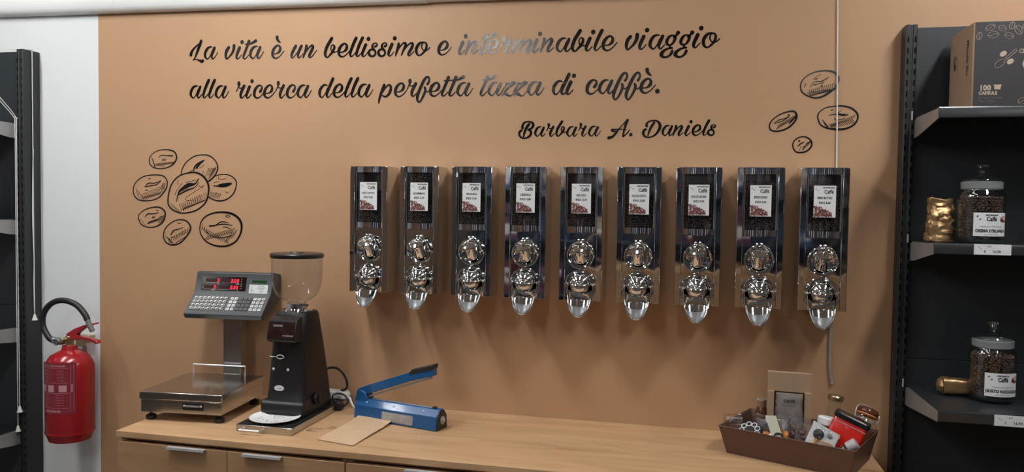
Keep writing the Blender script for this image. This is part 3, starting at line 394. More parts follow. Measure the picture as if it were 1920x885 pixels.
def dispenser():
    t = thing('coffee_dispenser', None, 'dispenser'); X0, X1 = 0, DW
    b = MB()
    for s in (0, 1):      # side channel: panel, front flange, inner return
        o_, i_ = (0, SW) if s == 0 else (DW, DW-SW); sg = 1 if s == 0 else -1
        pts = [(o_, -DG), (o_, -DD+.0015), (o_+sg*.0015, -DD), (i_-sg*.001, -DD), (i_, -DD+.001), (i_, -.088), (i_-sg*.0012, -.088), (i_-sg*.0012, -DD+.003), (o_+sg*.0025, -DD+.003), (o_+sg*.0015, -DG)]
        if s: pts = pts[::-1]
        b.prism(pts, -DH, -.0014, 'z')
    b.build('side_channel', M['sheet'], t, bevel=.0006)
    MB().box(.0015, DW-.0015, -DD+.004, -DG, -.0024, -.0004).build('top_panel', M['sheet'], t)
    MB().box(.0016, DW-.0016, -.020, -DG, -DH+.002, -.003).build('back_panel', M['steel'], t)
    MB().box(SW, DW-SW, -.106, -.104, -DH, -.2195).build('front_plate', M['sheet'], t, bevel=.0008)
    MB().box(.0026, DW-.0026, -.104, -.0205, -DH+.0002, -DH+.002).build('bottom_panel', M['steel'], t)
    for nm, z0, z1 in (('top_band', -.0215, -.0025), ('bottom_band', -.2185, -.1985)):
        a = arc(16); bb = [(x+DW/2, y-.0012) for x, y in a]
        MB().prism(bb+[(DW/2+CW/2-.0006, -.098), (DW/2-CW/2+.0006, -.098)], z0, z1, 'z').build(nm, M['chrome'], t)
    b = MB(); a = [(x+DW/2, y) for x, y in arc(16)]
    for i in range(16): b.add([(a[i][0], a[i][1], -.1985), (a[i+1][0], a[i+1][1], -.1985), (a[i+1][0], a[i+1][1], -.0215), (a[i][0], a[i][1], -.0215)], [(0, 1, 2, 3)])
    b.build('hopper_window', M['window_clear'], t, smooth=60)
    for sx in (SW+.0032, DW-SW-.0032):
        MB().cyl(.0030, -.1982, -.0218, 14, 0, T(sx, -.1085, 0)).build('window_strip', M['chrome'], t)
    # upper closing knob
    zc = -.294
    b = MB(); b.torus(.0445, .0026, 44, 8, 0, T(DW/2, -.109, zc) @ FRONT); b.lathe([(1e-5, .0015), (.042, .0015), (.0445, .003)], 40, 0, T(DW/2, -.106, zc) @ FRONT)
    b.torus(.037, .0012, 40, 6, 0, T(DW/2, -.1105, zc) @ FRONT); b.build('upper_ring', M['chrome'], t)
    k = T(DW/2, -.106, zc-.012) @ RX(math.radians(42))
    kn = MB().lathe([(.0235, -.002), (.0225, .010), (.020, .022), (.0195, .038), (.021, .046)], 32, 0, k).build('knob', M['chrome'], t)
    MB().lathe([(.021, .0455), (.0262, .047), (.0268, .053), (.0245, .0555), (.0225, .054), (.012, .0565), (1e-5, .057)], 36, 0, k).build('knob_cap', M['chrome'], kn)
    MB().lathe([(.0045, .057), (.0055, .0605), (.003, .063), (1e-5, .0635)], 14, 0, k).build('cap_stud', M['chrome'], kn)
    b = MB(); c = (DW/2, -.118, zc)
    b.tube([(DW/2+.012, -.112, zc+.047), (DW/2+.026, -.128, zc+.040), (DW/2+.036, -.130, zc+.022), (DW/2+.041, -.118, zc+.004), (DW/2+.043, -.110, zc-.002)], .003, 8)
    b.ball((DW/2+.007, -.113, zc+.050), .0052, 10); b.ball((DW/2-.007, -.113, zc+.050), .0045, 10); b.ball((DW/2+.044, -.112, zc-.003), .004, 10); b.build('lever', M['chrome'], t)
    for sx, sz in ((-.031, 0), (.031, 0), (-.022, -.026), (.022, -.026)):
        bb = MB(); bb.cyl(.003, 0, .004, 10, 0, T(DW/2+sx, -.110, zc+sz) @ FRONT, .001); bb.build('bolt', M['chrome'], t)
    # lower metering dome with chute
    zl = -.397
    b = MB(); b.torus(.051, .003, 48, 8, 0, T(DW/2, -.110, zl) @ FRONT); b.lathe([(1e-5, .0), (.040, .0), (.047, .006), (.051, .004)], 44, 0, T(DW/2, -.106, zl) @ FRONT)
    b.torus(.0435, .0016, 44, 6, 0, T(DW/2, -.1115, zl) @ FRONT); b.build('lower_ring', M['chrome'], t)
    b = MB(); b.lathe([(.0335, .0), (.0335, .012)]+[(.0325*math.cos(a*PI/20), .012+.0345*math.sin(a*PI/20)) for a in range(1, 10)]+[(1e-5, .0465)], 40, 0, T(DW/2, -.107, zl+.004) @ FRONT)
    b.build('dome', M['chrome'], t, smooth=60)
    b = MB(); R_ = .0395; n1, n2 = 24, 12; v = []      # visor: the upper quarter of a larger sphere, closing over the dome
    for i in range(n1+1):
        for j in range(n2+1):
            th, ph = PI*i/n1, (PI/2)*j/n2-.04; v.append((DW/2+R_*math.cos(th), -.113-R_*.98*math.sin(th)*math.cos(ph), zl+.007+R_*math.sin(th)*math.sin(ph)))
    b.add(v, [(i*(n2+1)+j, (i+1)*(n2+1)+j, (i+1)*(n2+1)+j+1, i*(n2+1)+j+1) for i in range(n1) for j in range(n2)]); vz = b.build('visor', M['chrome'], t, smooth=80)
    b = MB(); b.tube([(DW/2+R_*math.cos(PI*i/20), -.113-R_*math.sin(PI*i/20), zl+.0055) for i in range(21)], .0021, 8, smooth=False); b.build('visor_rim', M['chrome'], vz)
    for sx in (-.043, .043):
        bb = MB(); bb.ball((DW/2+sx, -.114, zl+.004), .0052, 12); bb.cyl(.0035, 0, .012, 10, 0, T(DW/2+sx, -.110, zl+.004) @ FRONT, .001); bb.build('pin', M['chrome'], t)
    # chute: a trough that narrows to a rounded lip, hanging forward below the dome
    def chute_at(s):
        u = max(0, (s-.35)/.65); return -.111-.042*s, zl+.001-.100*s, max(.0006, .0425*(1-.22*s)*max(0, 1-u**2.6)**.56)
    v = []; nS, nA = 22, 16
    for i in range(nS+1):
        s = i/nS
        cy, cz, w_ = chute_at(s)
        d = .024*(1-.35*s)*min(1, w_/.03)
        for j in range(nA+1):
            a = PI*j/nA; v.append((DW/2-w_*math.cos(a), cy+.000+d*.35*math.sin(a), cz-d*math.sin(a)))
    f = [(i*(nA+1)+j, (i+1)*(nA+1)+j, (i+1)*(nA+1)+j+1, i*(nA+1)+j+1) for i in range(nS) for j in range(nA)]
    sp = MB().add(v, f).build('chute', M['chrome'], t, smooth=70)
    sm = sp.modifiers.new('solid', 'SOLIDIFY'); sm.thickness = .0016; sm.offset = -1
    # satin inner face of the lip
    v = []; 
    for i in range(9):
        s = .54+.44*i/8
        cy, cz, w_ = chute_at(s); w_ *= .95; d = .024*(1-.35*s)*min(1, w_/.03)
        for j in range(9):
            a = PI*(j+.0)/8; v.append((DW/2-w_*math.cos(a), cy+d*.35*math.sin(a)-.003, cz-d*math.sin(a)*.9+.001))
    f = [(i*9+j, (i+1)*9+j, (i+1)*9+j+1, i*9+j+1) for i in range(8) for j in range(8)]
    MB().add(v, f).build('chute_lining', M['satin'], sp, smooth=80)
    return t
def bean_picture():
    b = MB(); rnd = random.Random(7)
    def blob(x, z, s, a, mi, y):
        n = 9; b.add([(x+s*math.cos(2*PI*j/n)*math.cos(a)-s*.62*math.sin(2*PI*j/n)*math.sin(a), y, z+s*math.cos(2*PI*j/n)*math.sin(a)+s*.62*math.sin(2*PI*j/n)*math.cos(a)) for j in range(n)], [tuple(range(n))], mi)
    prof = lambda x: .036-.42*max(0, x-.010)-.2*max(0, x-.03) if x < .054 else 0
    k = 0
    while k < 170:
        x = rnd.uniform(.002, .053); z = rnd.uniform(.003, .041)
        if z > prof(x): continue
        a = rnd.uniform(0, PI); mi = rnd.choice([0, 0, 1, 1, 1, 2]); y = -.0003-.000004*k
        blob(x, z, .0030, a, 0, y); blob(x+.0003, z+.0003, .0022, a, mi, y-.000002); k += 1
    return b.mesh('bean_picture', [M['bean_ink'], M['bean_ink2'], M['bean_ink3']], 0)
BP = bean_picture()
LW, LH = .0645, .0985
def put(b, s, x, z, size, y=-.0004, mi=0, **kw):
    v, f = text(s, size, **kw); b.add(v, f, mi, T(x, y, z))
def drops(b, x, z, s=.002, mi=0, y=-.0004):
    for dx, dz in ((0, 0), (.0065*s/.002*.9, -.0055*s/.002*.9)):
        n = 10; b.add([(x+dx+s*math.cos(2*PI*j/n)*.9+s*.3*math.sin(2*PI*j/n), y, z+dz+s*.9*math.sin(2*PI*j/n)+s*.3*math.cos(2*PI*j/n)) for j in range(n)], [tuple(range(n))], mi)
LAB = [('ORZO TOSTATO', '8,00', .06), ('DECAFFEINATO', '16,70', .004), ('100% ARABICA', '15,40', .055), ('CEREALE', '13,80', .002), ('DECISO', '12,70', .062),
       ('DOLCE GUSTO', '10,80', .062), ('DOLCE AROMA', '9,90', .034), ('ESPRESSO INTENSO', '9,40', .026), ('PRIMO MATTINO', '8,60', .036)]
ORD = ['first', 'second', 'third', 'fourth', 'fifth', 'sixth', 'seventh', 'eighth', 'ninth']
def price_label(t, i):
    name, pr, _ = LAB[i]
    p = MB().box(0, LW, -.0006, 0, 0, LH).build('price_label', M['paper'], t, loc=(DW/2-LW/2, -.1155, -.0565-LH), label='white price card reading '+name)
    b = MB(); drops(b, .006, .088, .0019, y=-.0009)
    put(b, 'CENTOMOKACIA', .0605, .0905, .0054, y=-.0009, align='RIGHT', bold=.0003, sx=.82)
    put(b, 'Caffè', .0575, .0740, .0165, y=-.0009, align='RIGHT', bold=.0004, sx=.80)
    sx = min(.95, 7.6/len(name)); put(b, name, .032, .0570, .0098, y=-.0009, align='CENTER', bold=.0003, sx=sx)
    put(b, '€/KG '+pr, .032, .0420, .0098, y=-.0009, align='CENTER', bold=.0003, sx=.8)
    b.build('lettering', M['ink'], p, smooth=0)
    o = bpy.data.objects.new('bean_picture', BP); C.objects.link(o); o.parent = p; o.location = (0, -.0005, 0)
def bean_fill(empty, seed):
    random.seed(seed); b = MB(); zt = -.0215-empty; zb = -.1985
    hw = CW/2-.0012
    b.box(DW/2-hw+.003, DW/2+hw-.003, -.098, -.0225, zb+.0008, zt-.006, 1)
    nr = int((zt-zb)/.0072)
    for r in range(nr+1):
        for c in range(10):
            x = -hw+.007+(2*hw-.014)*(c+(.5 if r % 2 else 0)-.25)/9.5+random.uniform(-.0015, .0015); x = max(-hw+.006, min(hw-.006, x))
            z = min(zb+.006+r*.0072, zt-.004)+random.uniform(-.0015, .0015); z = max(z, zb+.0055)
            bean_verts(b, (DW/2+x, yfront(x)+.0078, z), .0056, rr())
    if empty > .01:
        for k in range(120): bean_verts(b, (DW/2+random.uniform(-hw+.007, hw-.007), random.uniform(-.093, -.03), zt-.004+random.uniform(-.003, .004)), .0062, rr())
    return b.mesh('coffee_beans', [M['bean'], M['bean_core']], 60)
proto = dispenser()
FILL = {}
for i in range(9):
    x = .19*i
    d = proto if i == 0 else copy_tree(proto, None, ('price_label',))
    d.location = (x, 0, 1.78)
    d['label'] = 'chrome wall coffee dispenser labelled %s, %s from the left' % (LAB[i][0], ORD[i]); d['group'] = 'row of chrome coffee dispensers on the brown wall'
for i, d in enumerate([o for o in C.objects if o.name.startswith('coffee_dispenser')]):
    j = round(d.location.x/.19); price_label(d, j)
    e = LAB[j][2]
    bo = bpy.data.objects.new('coffee_beans', bean_fill(e, j)); C.objects.link(bo); bo.location = d.location
    tag(bo, 'dark roasted coffee beans inside the %s dispenser%s' % (LAB[j][0], ', filled to the top' if e < .01 else ''), 'coffee beans', 'coffee beans inside the dispensers', 'stuff')
# ------------------------------------------------------------------ weighing scale
t = thing('weighing_scale', 'steel bench scale with grey keyboard console on a column, left end of worktop', 'scale', (-.487, -.26, WT), .09)
MB().box(-.146, .146, -.151, .151, .030, .0742).build('base_box', M['steel'], t, bevel=.002)
p = MB().box(-.150, .150, -.155, .155, .0745, .100)
p.build('weighing_platform', M['steel'], t, bevel=.0025)
for x, y in ((-.125, -.125), (.125, -.125), (-.125, .125), (.125, .125)):
    MB().lathe([(1e-5, 0), (.015, 0), (.017, .004), (.017, .013), (.012, .017), (.005, .018), (.005, .031)], 18, 0, T(x, y, 0)).build('foot', M['rubber'], t)
h = MB().box(.006, .082, -.1535, -.150, .043, .070).build('side_socket', M['black'], t, bevel=.002, label='black recessed socket plate')
b = MB(); b.ball((.014, -.154, .058), .0042, 10); b.ball((.074, -.154, .058), .0042, 10); b.box(.02, .068, -.157, -.1535, .055, .060); b.build('screw', M['silver'], h)
MB().box(-.014, .058, .156, .196, .035, .340).build('column', M['steel'], t, bevel=.002)
b = MB(); b.tube([(-.12, .135, .100), (-.12, .135, .136), (.085, .135, .136), (.085, .135, .100)], .0028, 8, smooth=False); b.build('guard_rail', M['alu'], t)
# console, slightly turned less than the base
cn = MB().prism([(-.079, .333), (0, .405), (.019, .479), (.030, .4825), (.084, .473), (.079, .376), (-.067, .315)], -.153, .153).build('console', M['console'], t, loc=(.0215, .1607, 0), bevel=.003, label='dark grey wedge-shaped keyboard console')
sl = math.atan2(.072, .079)
KM = T(-.153, -.079, .333) @ RX(sl)          # x along the front, y up the keyboard slope, z out of it
U, V = .306, .1069
kw, kh = .0128, .0125
km_w = MB().box(-kw/2, kw/2, -kh/2, kh/2, 0, .0028)
def key_mesh(kind):
    b = MB()
    b.add([(-kw/2, -kh/2, 0), (kw/2, -kh/2, 0), (kw/2, kh/2, 0), (-kw/2, kh/2, 0), (-kw*.43, -kh*.43, .003), (kw*.43, -kh*.43, .003), (kw*.43, kh*.43, .003), (-kw*.43, kh*.43, .003)],
          [(0, 1, 5, 4), (1, 2, 6, 5), (2, 3, 7, 6), (3, 0, 4, 7), (4, 5, 6, 7)], 1 if kind == 'dark' else 0)
    if kind == 'split': b.add([(kw*.40, -kh*.40, .0031), (kw*.40, kh*.40, .0031), (-kw*.40, -kh*.40, .0031)][::1], [(0, 1, 2)], 2); b.add([(-kw*.4, kh*.4, .0031), (-kw*.4, -kh*.2, .0031), (kw*.2, kh*.4, .0031)], [(0, 1, 2)], 0)
    else: b.add([(-kw*.2, -kh*.14, .0031), (kw*.2, -kh*.14, .0031), (kw*.2, kh*.14, .0031), (-kw*.2, kh*.14, .0031)], [(0, 1, 2, 3)], 2)
    return b.mesh('key', [M['key'], M['key_dark'], M['ink']], 0)
KMS = {k: key_mesh(k) for k in ('split', 'dark', 'plain')}
MB().box(.012, .148, .020, .086, -.0005, .0006, 0, KM).build('key_field', M['black'], cn)
MB().box(.154, .292, .020, .086, -.0005, .0004, 0, KM).build('key_field', M['console'], cn)
for r in range(4):
    v = .028+r*.0168
    cols = [('split', .0215+c*.0168) for c in range(8)]+[('plain', .1635+c*.0168) for c in range(2)]+[('dark', .2010+c*.0168) for c in range(3)]+[('plain', .2535+c*.0168) for c in range(3)]
    for kind, u in cols:
        o = bpy.data.objects.new('key', KMS[kind]); C.objects.link(o); o.parent = cn; o.matrix_local = KM @ T(u, v, .0006)
da = math.atan2(.074, .019)
DM = T(-.153, 0, .405) @ RX(da)              # display face: x right, y up the face, z out
MB().box(.026, .203, .008, .061, -.0005, .0012, 0, DM).build('display_window', M['display'], cn)
b = MB()
for x0, x1, y0, y1 in ((.042, .098, .0395, .053), (.108, .178, .0395, .053), (.036, .086, .0145, .028), (.094, .176, .0145, .028)): b.box(x0, x1, y0, y1, .0012, .0014, 0, DM)
b.build('display_field', M['dred'], cn)
b = MB()
def zero(x, y, W=.0062, H=.0115, s=.0013, sh=.0015):
    def q(x0, y0, x1, y1): b.add([(x+x0+sh*y0/H, y+y0, .0017), (x+x1+sh*y0/H, y+y0, .0017), (x+x1+sh*y1/H, y+y1, .0017), (x+x0+sh*y1/H, y+y1, .0017)], [(0, 1, 2, 3)], 0, DM)
    q(0, 0, W, s); q(0, H-s, W, H); q(0, 0, s, H*.47); q(0, H*.53, s, H); q(W-s, 0, W, H*.47); q(W-s, H*.53, W, H)
zero(.088, .0405); zero(.076, .0155)
for x in (.143, .1555, .166): zero(x, .0405); zero(x-.001, .0155)
for y in (.0405, .0155): b.box(.1515, .1530, y, y+.0015, .0016, .0018, 0, DM)
b.build('digits', M['led'], cn, smooth=0)
b = MB()
for x0, x1, y in ((.042, .098, .0375), (.108, .178, .0375), (.036, .086, .0125), (.094, .176, .0125)): b.box(x0, x1, y, y+.0007, .0012, .0015, 0, DM)
for x, y, w_ in ((.0315, .050, .006), (.0315, .039, .004), (.0315, .017, .004), (.090, .033, .005), (.163, .033, .012), (.068, .009, .014), (.170, .009, .004), (.182, .0515, .003), (.182, .043, .003), (.182, .034, .004), (.182, .026, .005), (.182, .017, .004)): b.box(x, x+w_, y, y+.0022, .0012, .0015, 0, DM)
b.build('display_markings', M['beige_ink'], cn, smooth=0)
MB().box(.226, .283, .0405, .050, -.0005, .001, 0, DM).build('green_display', M['green'], cn)
p = MB().box(.217, .290, .001, .034, -.0005, .0008, 0, DM).build('sticker', M['paper'], cn, label='white service sticker')
b = MB(); D2 = DM @ RX(-PI/2)
for s, y, sz in (('ASSISTENZA', .0275, .0042), ('FRACASSO', .0195, .0066), ('MACCHINE', .0145, .0038), ('TEL. 049', .0085, .0038), ('24 ORE', .0035, .0036)):
    vv, ff = text(s, sz, align='CENTER', bold=.0002); b.add(vv, ff, 0, DM @ T(.264, y, .0010) @ RX(-PI/2))
b.box(.227, .229, .007, .028, .0009, .0010, 0, DM); b.box(.223, .236, .012, .0135, .0009, .0010, 0, DM); b.box(.224, .240, .004, .006, .0009, .0010, 0, DM)
b.build('lettering', M['grey_ink'], cn, smooth=0)

# ------------------------------------------------------------------ tray, plate, grinder
t = thing('grinder_tray', 'flat stainless drawer tray under the black coffee grinder', 'tray', (-.14, -.235, WT))
MB().box(-.1, .1, -.215, .215, .0005, .0235).build('tray_body', M['steel'], t, bevel=.0015)
b = MB(); b.box(-.094, .094, -.207, .21, .0236, .0255)
for i in range(9):
    for j in range(2): b.box(-.088+j*.1, .0+j*.088-.012+.0, -.200+i*.02, -.194+i*.02, .0255, .0262)
b.build('tray_grille', M['gunmetal'], t, bevel=.0008)
b = MB(); b.tube([(-.070, -.215, .014), (-.070, -.243, .014), (.0, -.243, .014), (.0, -.215, .014)], .0035, 10, smooth=False); b.build('handle', M['alu'], t)
t = thing('saucer', 'round white saucer under the grinder spout on the steel tray', 'saucer', (-.143, -.372, WT+.0266))
MB().lathe([(1e-5, .001), (.04, .001), (.055, .0015), (.075, .006), (.083, .009), (.0835, .0105), (.075, .0082), (.055, .0040), (1e-5, .0035)], 44).build('dish', M['white'], t)
b = MB(); random.seed(3)
for k in range(60):
    a, r = random.uniform(0, 6.28), .062*math.sqrt(random.random()); s = random.uniform(.001, .0035); x, y = r*math.cos(a), r*math.sin(a)-.01
    b.add([(x+s*math.cos(j*PI/3+k)*1.5, y+s*.6*math.sin(j*PI/3+k), .0092-.0046*(1 if r < .055 else .2)) for j in range(6)], [tuple(range(6))])
b.build('coffee_grounds', M['grey_ink'], t, smooth=0, kind='stuff')
t = thing('coffee_grinder', 'tall matt black electric coffee grinder with clear hopper', 'grinder', (-.14, -.235, WT+.0258))
def rrect(w_, d, r, n=4):
    pts = []
    for cx, cy, a0 in ((w_/2-r, d/2-r, 0), (-w_/2+r, d/2-r, PI/2), (-w_/2+r, -d/2+r, PI), (w_/2-r, -d/2+r, 1.5*PI)):
        for k in range(n+1): a = a0+PI/2*k/n; pts.append((cx+r*math.cos(a), cy+r*math.sin(a)))
    return pts
def loft(b, secs, mi=0, mat=None):
    n = len(secs[0][0]); v = []
    for pts, cx, cy, z in secs: v += [(x+cx, y+cy, z) for x, y in pts]
    f = [(i*n+k, i*n+(k+1) % n, (i+1)*n+(k+1) % n, (i+1)*n+k) for i in range(len(secs)-1) for k in range(n)]
    f += [tuple(range(n))[::-1], tuple((len(secs)-1)*n+k for k in range(n))]; return b.add(v, f, mi, mat)
b = MB(); loft(b, [(rrect(.148, .235, .02), 0, .013, .0006), (rrect(.146, .232, .02), 0, .013, .03), (rrect(.142, .222, .025), 0, .018, .045), (rrect(.134, .21, .025), 0, .02, .10), (rrect(.126, .165, .028), 0, .01, .24), (rrect(.120, .135, .03), 0, .0, .335), (rrect(.112, .125, .03), 0, 0, .345)])
b.build('body', M['gunmetal'], t)
b = MB(); b.prism([(-.035, .052), (-.09, .052), (-.100, .047), (-.105, .038), (-.105, .012), (-.035, .012)], -.077, .077); b.build('portafilter_guard', M['gunmetal'], t, bevel=.004, label='black box-shaped guard at the foot')
dp = MB(); dp.prism([(-.05, .338), (-.088, .330), (-.098, .322), (-.112, .262), (-.104, .252), (-.05, .25)], -.052, .052); dp = dp.build('display_panel', M['black'], t, bevel=.003)
n_ = math.atan2(.060, .014)
GM = T(0, -.112, .262) @ RX(n_)
MB().box(-.048, .048, .004, .058, .0002, .0010, 0, GM).build('screen', mat('grinder_screen', (.035, .012, .010), .2, noise=.7, nscale=45), dp)
b = MB(); v_, f_ = text('GRINDER', .0085, align='CENTER', bold=.0003); b.add(v_, f_, 0, GM @ T(-.014, .044, .0014) @ RX(-PI/2)); v_, f_ = text('ON DEMAND', .0065, align='CENTER', bold=.0002); b.add(v_, f_, 0, GM @ T(.026, .012, .0014) @ RX(-PI/2)); b.build('lettering', M['silver'], dp, smooth=0)
b = MB(); b.prism([(-.04, .250), (-.075, .25), (-.072, .228), (-.04, .222)], -.022, .022); b.build('spout', M['gunmetal'], t, bevel=.003)
def yf(z): return -.085+ (z-.10)*(.0125/.14) if z < .24 else -.0725+(z-.24)*.05
b = MB(); b.torus(.013, .0018, 24, 8, 0, T(-.02, -.0765, .197) @ RX(PI/2) @ Matrix.Diagonal((1, .5, 1, 1))); b.tube([(-.033, -.074, .197), (-.052, -.080, .197), (-.06, -.074, .197)], .0016, 6); b.build('fork', M['alu'], t)
for x in (-.043, .011): b = MB(); b.ball((x, -.0805, .155), .005, 12, sc=(1, .6, 1)); b.build('screw', M['alu'], t)
b = MB(); b.cyl(.018, 0, .0012, 30, 0, T(-.018, -.0862, .092) @ RX(PI/2) @ Matrix.Diagonal((1, .55, 1, 1))); bd = b.build('badge', M['paper'], t, label='white oval badge')
b = MB(); b.torus(.0145, .0004, 30, 4, 0, T(-.018, -.0876, .092) @ RX(PI/2) @ Matrix.Diagonal((1, .55, 1, 1))); v_, f_ = text('CAFFÈ', .006, align='CENTER', bold=.0003); b.add(v_, f_, 0, T(-.018, -.0878, .0897)); b.build('lettering', M['grey_ink'], bd, smooth=0)
b = MB(); b.cyl(.019, 0, .012, 20, 0, T(.0735, -.005, .045) @ RY(PI/2), .002); b.box(.085, .091, -.008, -.002, .03, .06); b.build('side_knob', M['black'], t)
b = MB(); b.lathe([(.050, .343), (.052, .348), (.050, .352), (.036, .356), (.034, .372), (.037, .374), (1e-5, .374)], 36); b.build('hopper_collar', M['chrome'], t)
b = MB(); b.tube([(.03, -.02, .370), (.055, -.028, .371)], .0022, 8); b.ball((.056, -.028, .371), .004, 8); b.build('hopper_gate', M['gunmetal'], t)
b = MB(); b.lathe([(.030, .372), (.034, .380), (.052, .386), (.070, .404), (.080, .426), (.085, .45), (.087, .49), (.088, .533)], 48); b.lathe([(.0285, .373), (.032, .3815), (.051, .388), (.0685, .405), (.0785, .427), (.0835, .45), (.0855, .49), (.0865, .532)], 48)
b.build('hopper', M['plastic_clear'], t, smooth=60)
b = MB(); b.lathe([(1e-5, .531), (.089, .531), (.0915, .535), (.0915, .543), (.088, .5465), (.025, .5475), (.023, .551), (1e-5, .551)], 48); b.build('hopper_lid', M['black'], t)

# power strip and cables
t = thing('power_strip', 'white power strip behind the grinder, lying on the rear of the steel tray', 'power strip', (-.135, -.040, WT+.0267))
loftb = MB(); loft(loftb, [(rrect(.21, .056, .027, 6), 0, 0, .0), (rrect(.212, .058, .028, 6), 0, 0, .009), (rrect(.204, .050, .025, 6), 0, 0, .022), (rrect(.19, .036, .018, 6), 0, 0, .025)]); loftb.build('housing', M['white'], t)
b = MB()
for i in range(4): b.cyl(.016, .0248, .0262, 18, 0, T(-.066+i*.044, 0, 0))
b.build('socket', M['key'], t)
o = MB().tube([(-.105, -.12, 1.00), (-.122, -.09, 1.022), (-.110, -.06, 1.036), (-.085, -.05, 1.038), (-.060, -.05, 1.026), (-.040, -.05, .998), (-.036, -.05, .972), (-.046, -.05, .958), (-.062, -.044, .9535)], .0045, 10)
o.build('power_cable', M['rubber'], label='thick black cable arching from the grinder to the power strip', cat='cable')
t = thing('power_plug', 'black plug beside the foot of the grinder with a short cable', 'plug', (-.028, -.115, WT))
MB().box(-.022, .004, -.014, .014, .0005, .030).build('plug_body', M['black'], t, bevel=.004)
MB().tube([(-.022, 0, .022), (-.040, .01, .045), (-.028, .03, .052), (-.004, .036, .045), (.010, .03, .025), (.004, .008, .012)], .0035, 8).build('cable', M['rubber'], t)
o = MB().tube([(-.026, -.045, .937), (-.005, -.065, .914), (.02, -.09, .906), (.05, -.12, .906), (.075, -.14, .91)], .003, 8).build('sealer_cable', M['rubber'], label='thin black cable from the power strip to the blue sealer', cat='cable')
b = MB(); b.tube([(-.024, -.055, .933), (.0, -.075, .908), (.03, -.10, .905), (.055, -.125, .905)], .0042, 8).build('white_cable', M['white'], label='short white cable beside the blue sealer', cat='cable')

# ------------------------------------------------------------------ impulse sealer
t = thing('heat_sealer', 'blue impulse bag sealer with its arm raised, on the worktop', 'sealer', (.2323, -.2054, WT), -.247)
prof = [(-.0342, .001), (-.0305, .047), (-.012, .068), (.012, .068), (.0305, .047), (.0342, .001)]
MB().prism(prof, -.17, .168).build('body', M['blue'], t, bevel=.002)
MB().prism([(y*.94, z*.96+.001) for y, z in prof], .168, .1705).build('end_panel', M['black'], t, bevel=.0006)
b = MB(); b.cyl(.0125, 0, .003, 24, 0, T(.1705, 0, .032) @ RY(PI/2)); b.torus(.0125, .0012, 24, 6, 0, T(.1735, 0, .032) @ RY(PI/2)); b.cyl(.008, .002, .009, 16, 0, T(.1705, 0, .032) @ RY(PI/2), .001); b.build('timer_knob', M['silver'], t)
b = MB(); b.prism([(-.172, .048), (-.178, .060), (-.170, .092), (-.158, .098), (-.135, .092), (-.125, .0678), (-.125, .05)], -.020, .020, 'y'); b.build('hinge_block', M['blue'], t, bevel=.003)
ar = MB(); ar.prism([(-.178, .082), (-.170, .098), (-.150, .108), (.05, .182), (.138, .208), (.141, .178), (.05, .150), (-.140, .080)], -.0155, .0155, 'y'); ar.build('arm', M['blue'], t, bevel=.002)
b = MB(); b.prism([(.045, .178), (.060, .193), (.115, .2085), (.142, .2175), (.144, .208), (.139, .198), (.05, .172)], -.0175, .0175, 'y'); b.build('grip', M['rubber'], t, bevel=.003, label='black rubber grip')
b = MB(); b.prism([(-.130, .078), (.130, .1735), (.131, .167), (-.128, .0725)], -.006, .006, 'y'); b.build('pressure_strip', M['frost'], t)
b = MB(); b.box(-.120, .130, -.0025, .0025, .0682, .0692); b.build('heating_strip', M['frost'], t)
SM = lambda x, f: T(x, -.0215, .0580) @ RX(math.atan2(.021, .0185)+0)
for x in (-.125, -.01, .11):
    b = MB(); b.ball((0, 0, 0), .0036, 10); b.build('screw', M['alu'], t, loc=(x, -.0208, .0582))
b = MB(); b.cyl(.008, .068, .0735, 16, 0, T(.142, 0, 0), .001); b.build('indicator', M['black'], t)
PM = T(0, -.0342, .001) @ RX(math.atan2(.046, .0037))
p = MB().box(-.052, .075, .006, .038, .0002, .0010, 0, PM).build('name_plate', M['silver'], t)
b = MB()
for i, (s, y, sz) in enumerate((('IMPULSE SEALER', .030, .0055), ('TYPE 200    220-240V', .022, .0042), ('IMPULSE WIDTH  2mm', .0155, .0038), ('50/60Hz    SERIAL NO.', .0095, .0038))):
    vv, ff = text(s, sz, bold=.0001); b.add(vv, ff, 0, PM @ T(-.048, y, .0012) @ RX(-PI/2))
    vv, ff = text(('CAUTION', 'KEEP DRY', 'MADE IN', 'CE')[i], sz*.9, bold=.0001); b.add(vv, ff, 0, PM @ T(.025, y, .0012) @ RX(-PI/2))
b.build('lettering', M['paper'], p, smooth=0)
# ------------------------------------------------------------------ paper bag lying on the worktop
A_, B_, C_, D_ = [Vector(p) for p in ((.057, -.464), (.192, -.494), (.214, -.231), (.075, -.195))]
def bagz(u, v, top):
    z = .0012+.0035*math.sin(PI*min(1, v*1.1))*(.5+.5*math.sin(PI*u))+(.011*max(0, (v-.72)/.28)**1.6*(.6+.4*math.sin(2.5*u+.6)))+.006*max(0, u-.8)*v*3
    z += .0018*math.exp(-((v-.84)/.02)**2)
    return z+(.0012 if top else 0)
b = MB(); n = 22
for top in (0, 1):
    v = []
    for i in range(n+1):
        for j in range(n+1):
            u, w_ = i/n, j/n; p = (A_*(1-u)+B_*u)*(1-w_)+(D_*(1-u)+C_*u)*w_
            v.append((p.x-.135, p.y+.345+.004*math.sin(3*u)*(w_ > .98), bagz(u, w_, top)))
    b.add(v, [(i*(n+1)+j, (i+1)*(n+1)+j, (i+1)*(n+1)+j+1, i*(n+1)+j+1) if top else (i*(n+1)+j, i*(n+1)+j+1, (i+1)*(n+1)+j+1, (i+1)*(n+1)+j) for i in range(n) for j in range(n)])
b.build('paper_bag', M['kraft'], loc=(.135, -.345, WT), smooth=60, label='empty brown kraft pouch lying flat in front of the blue sealer', cat='bag')
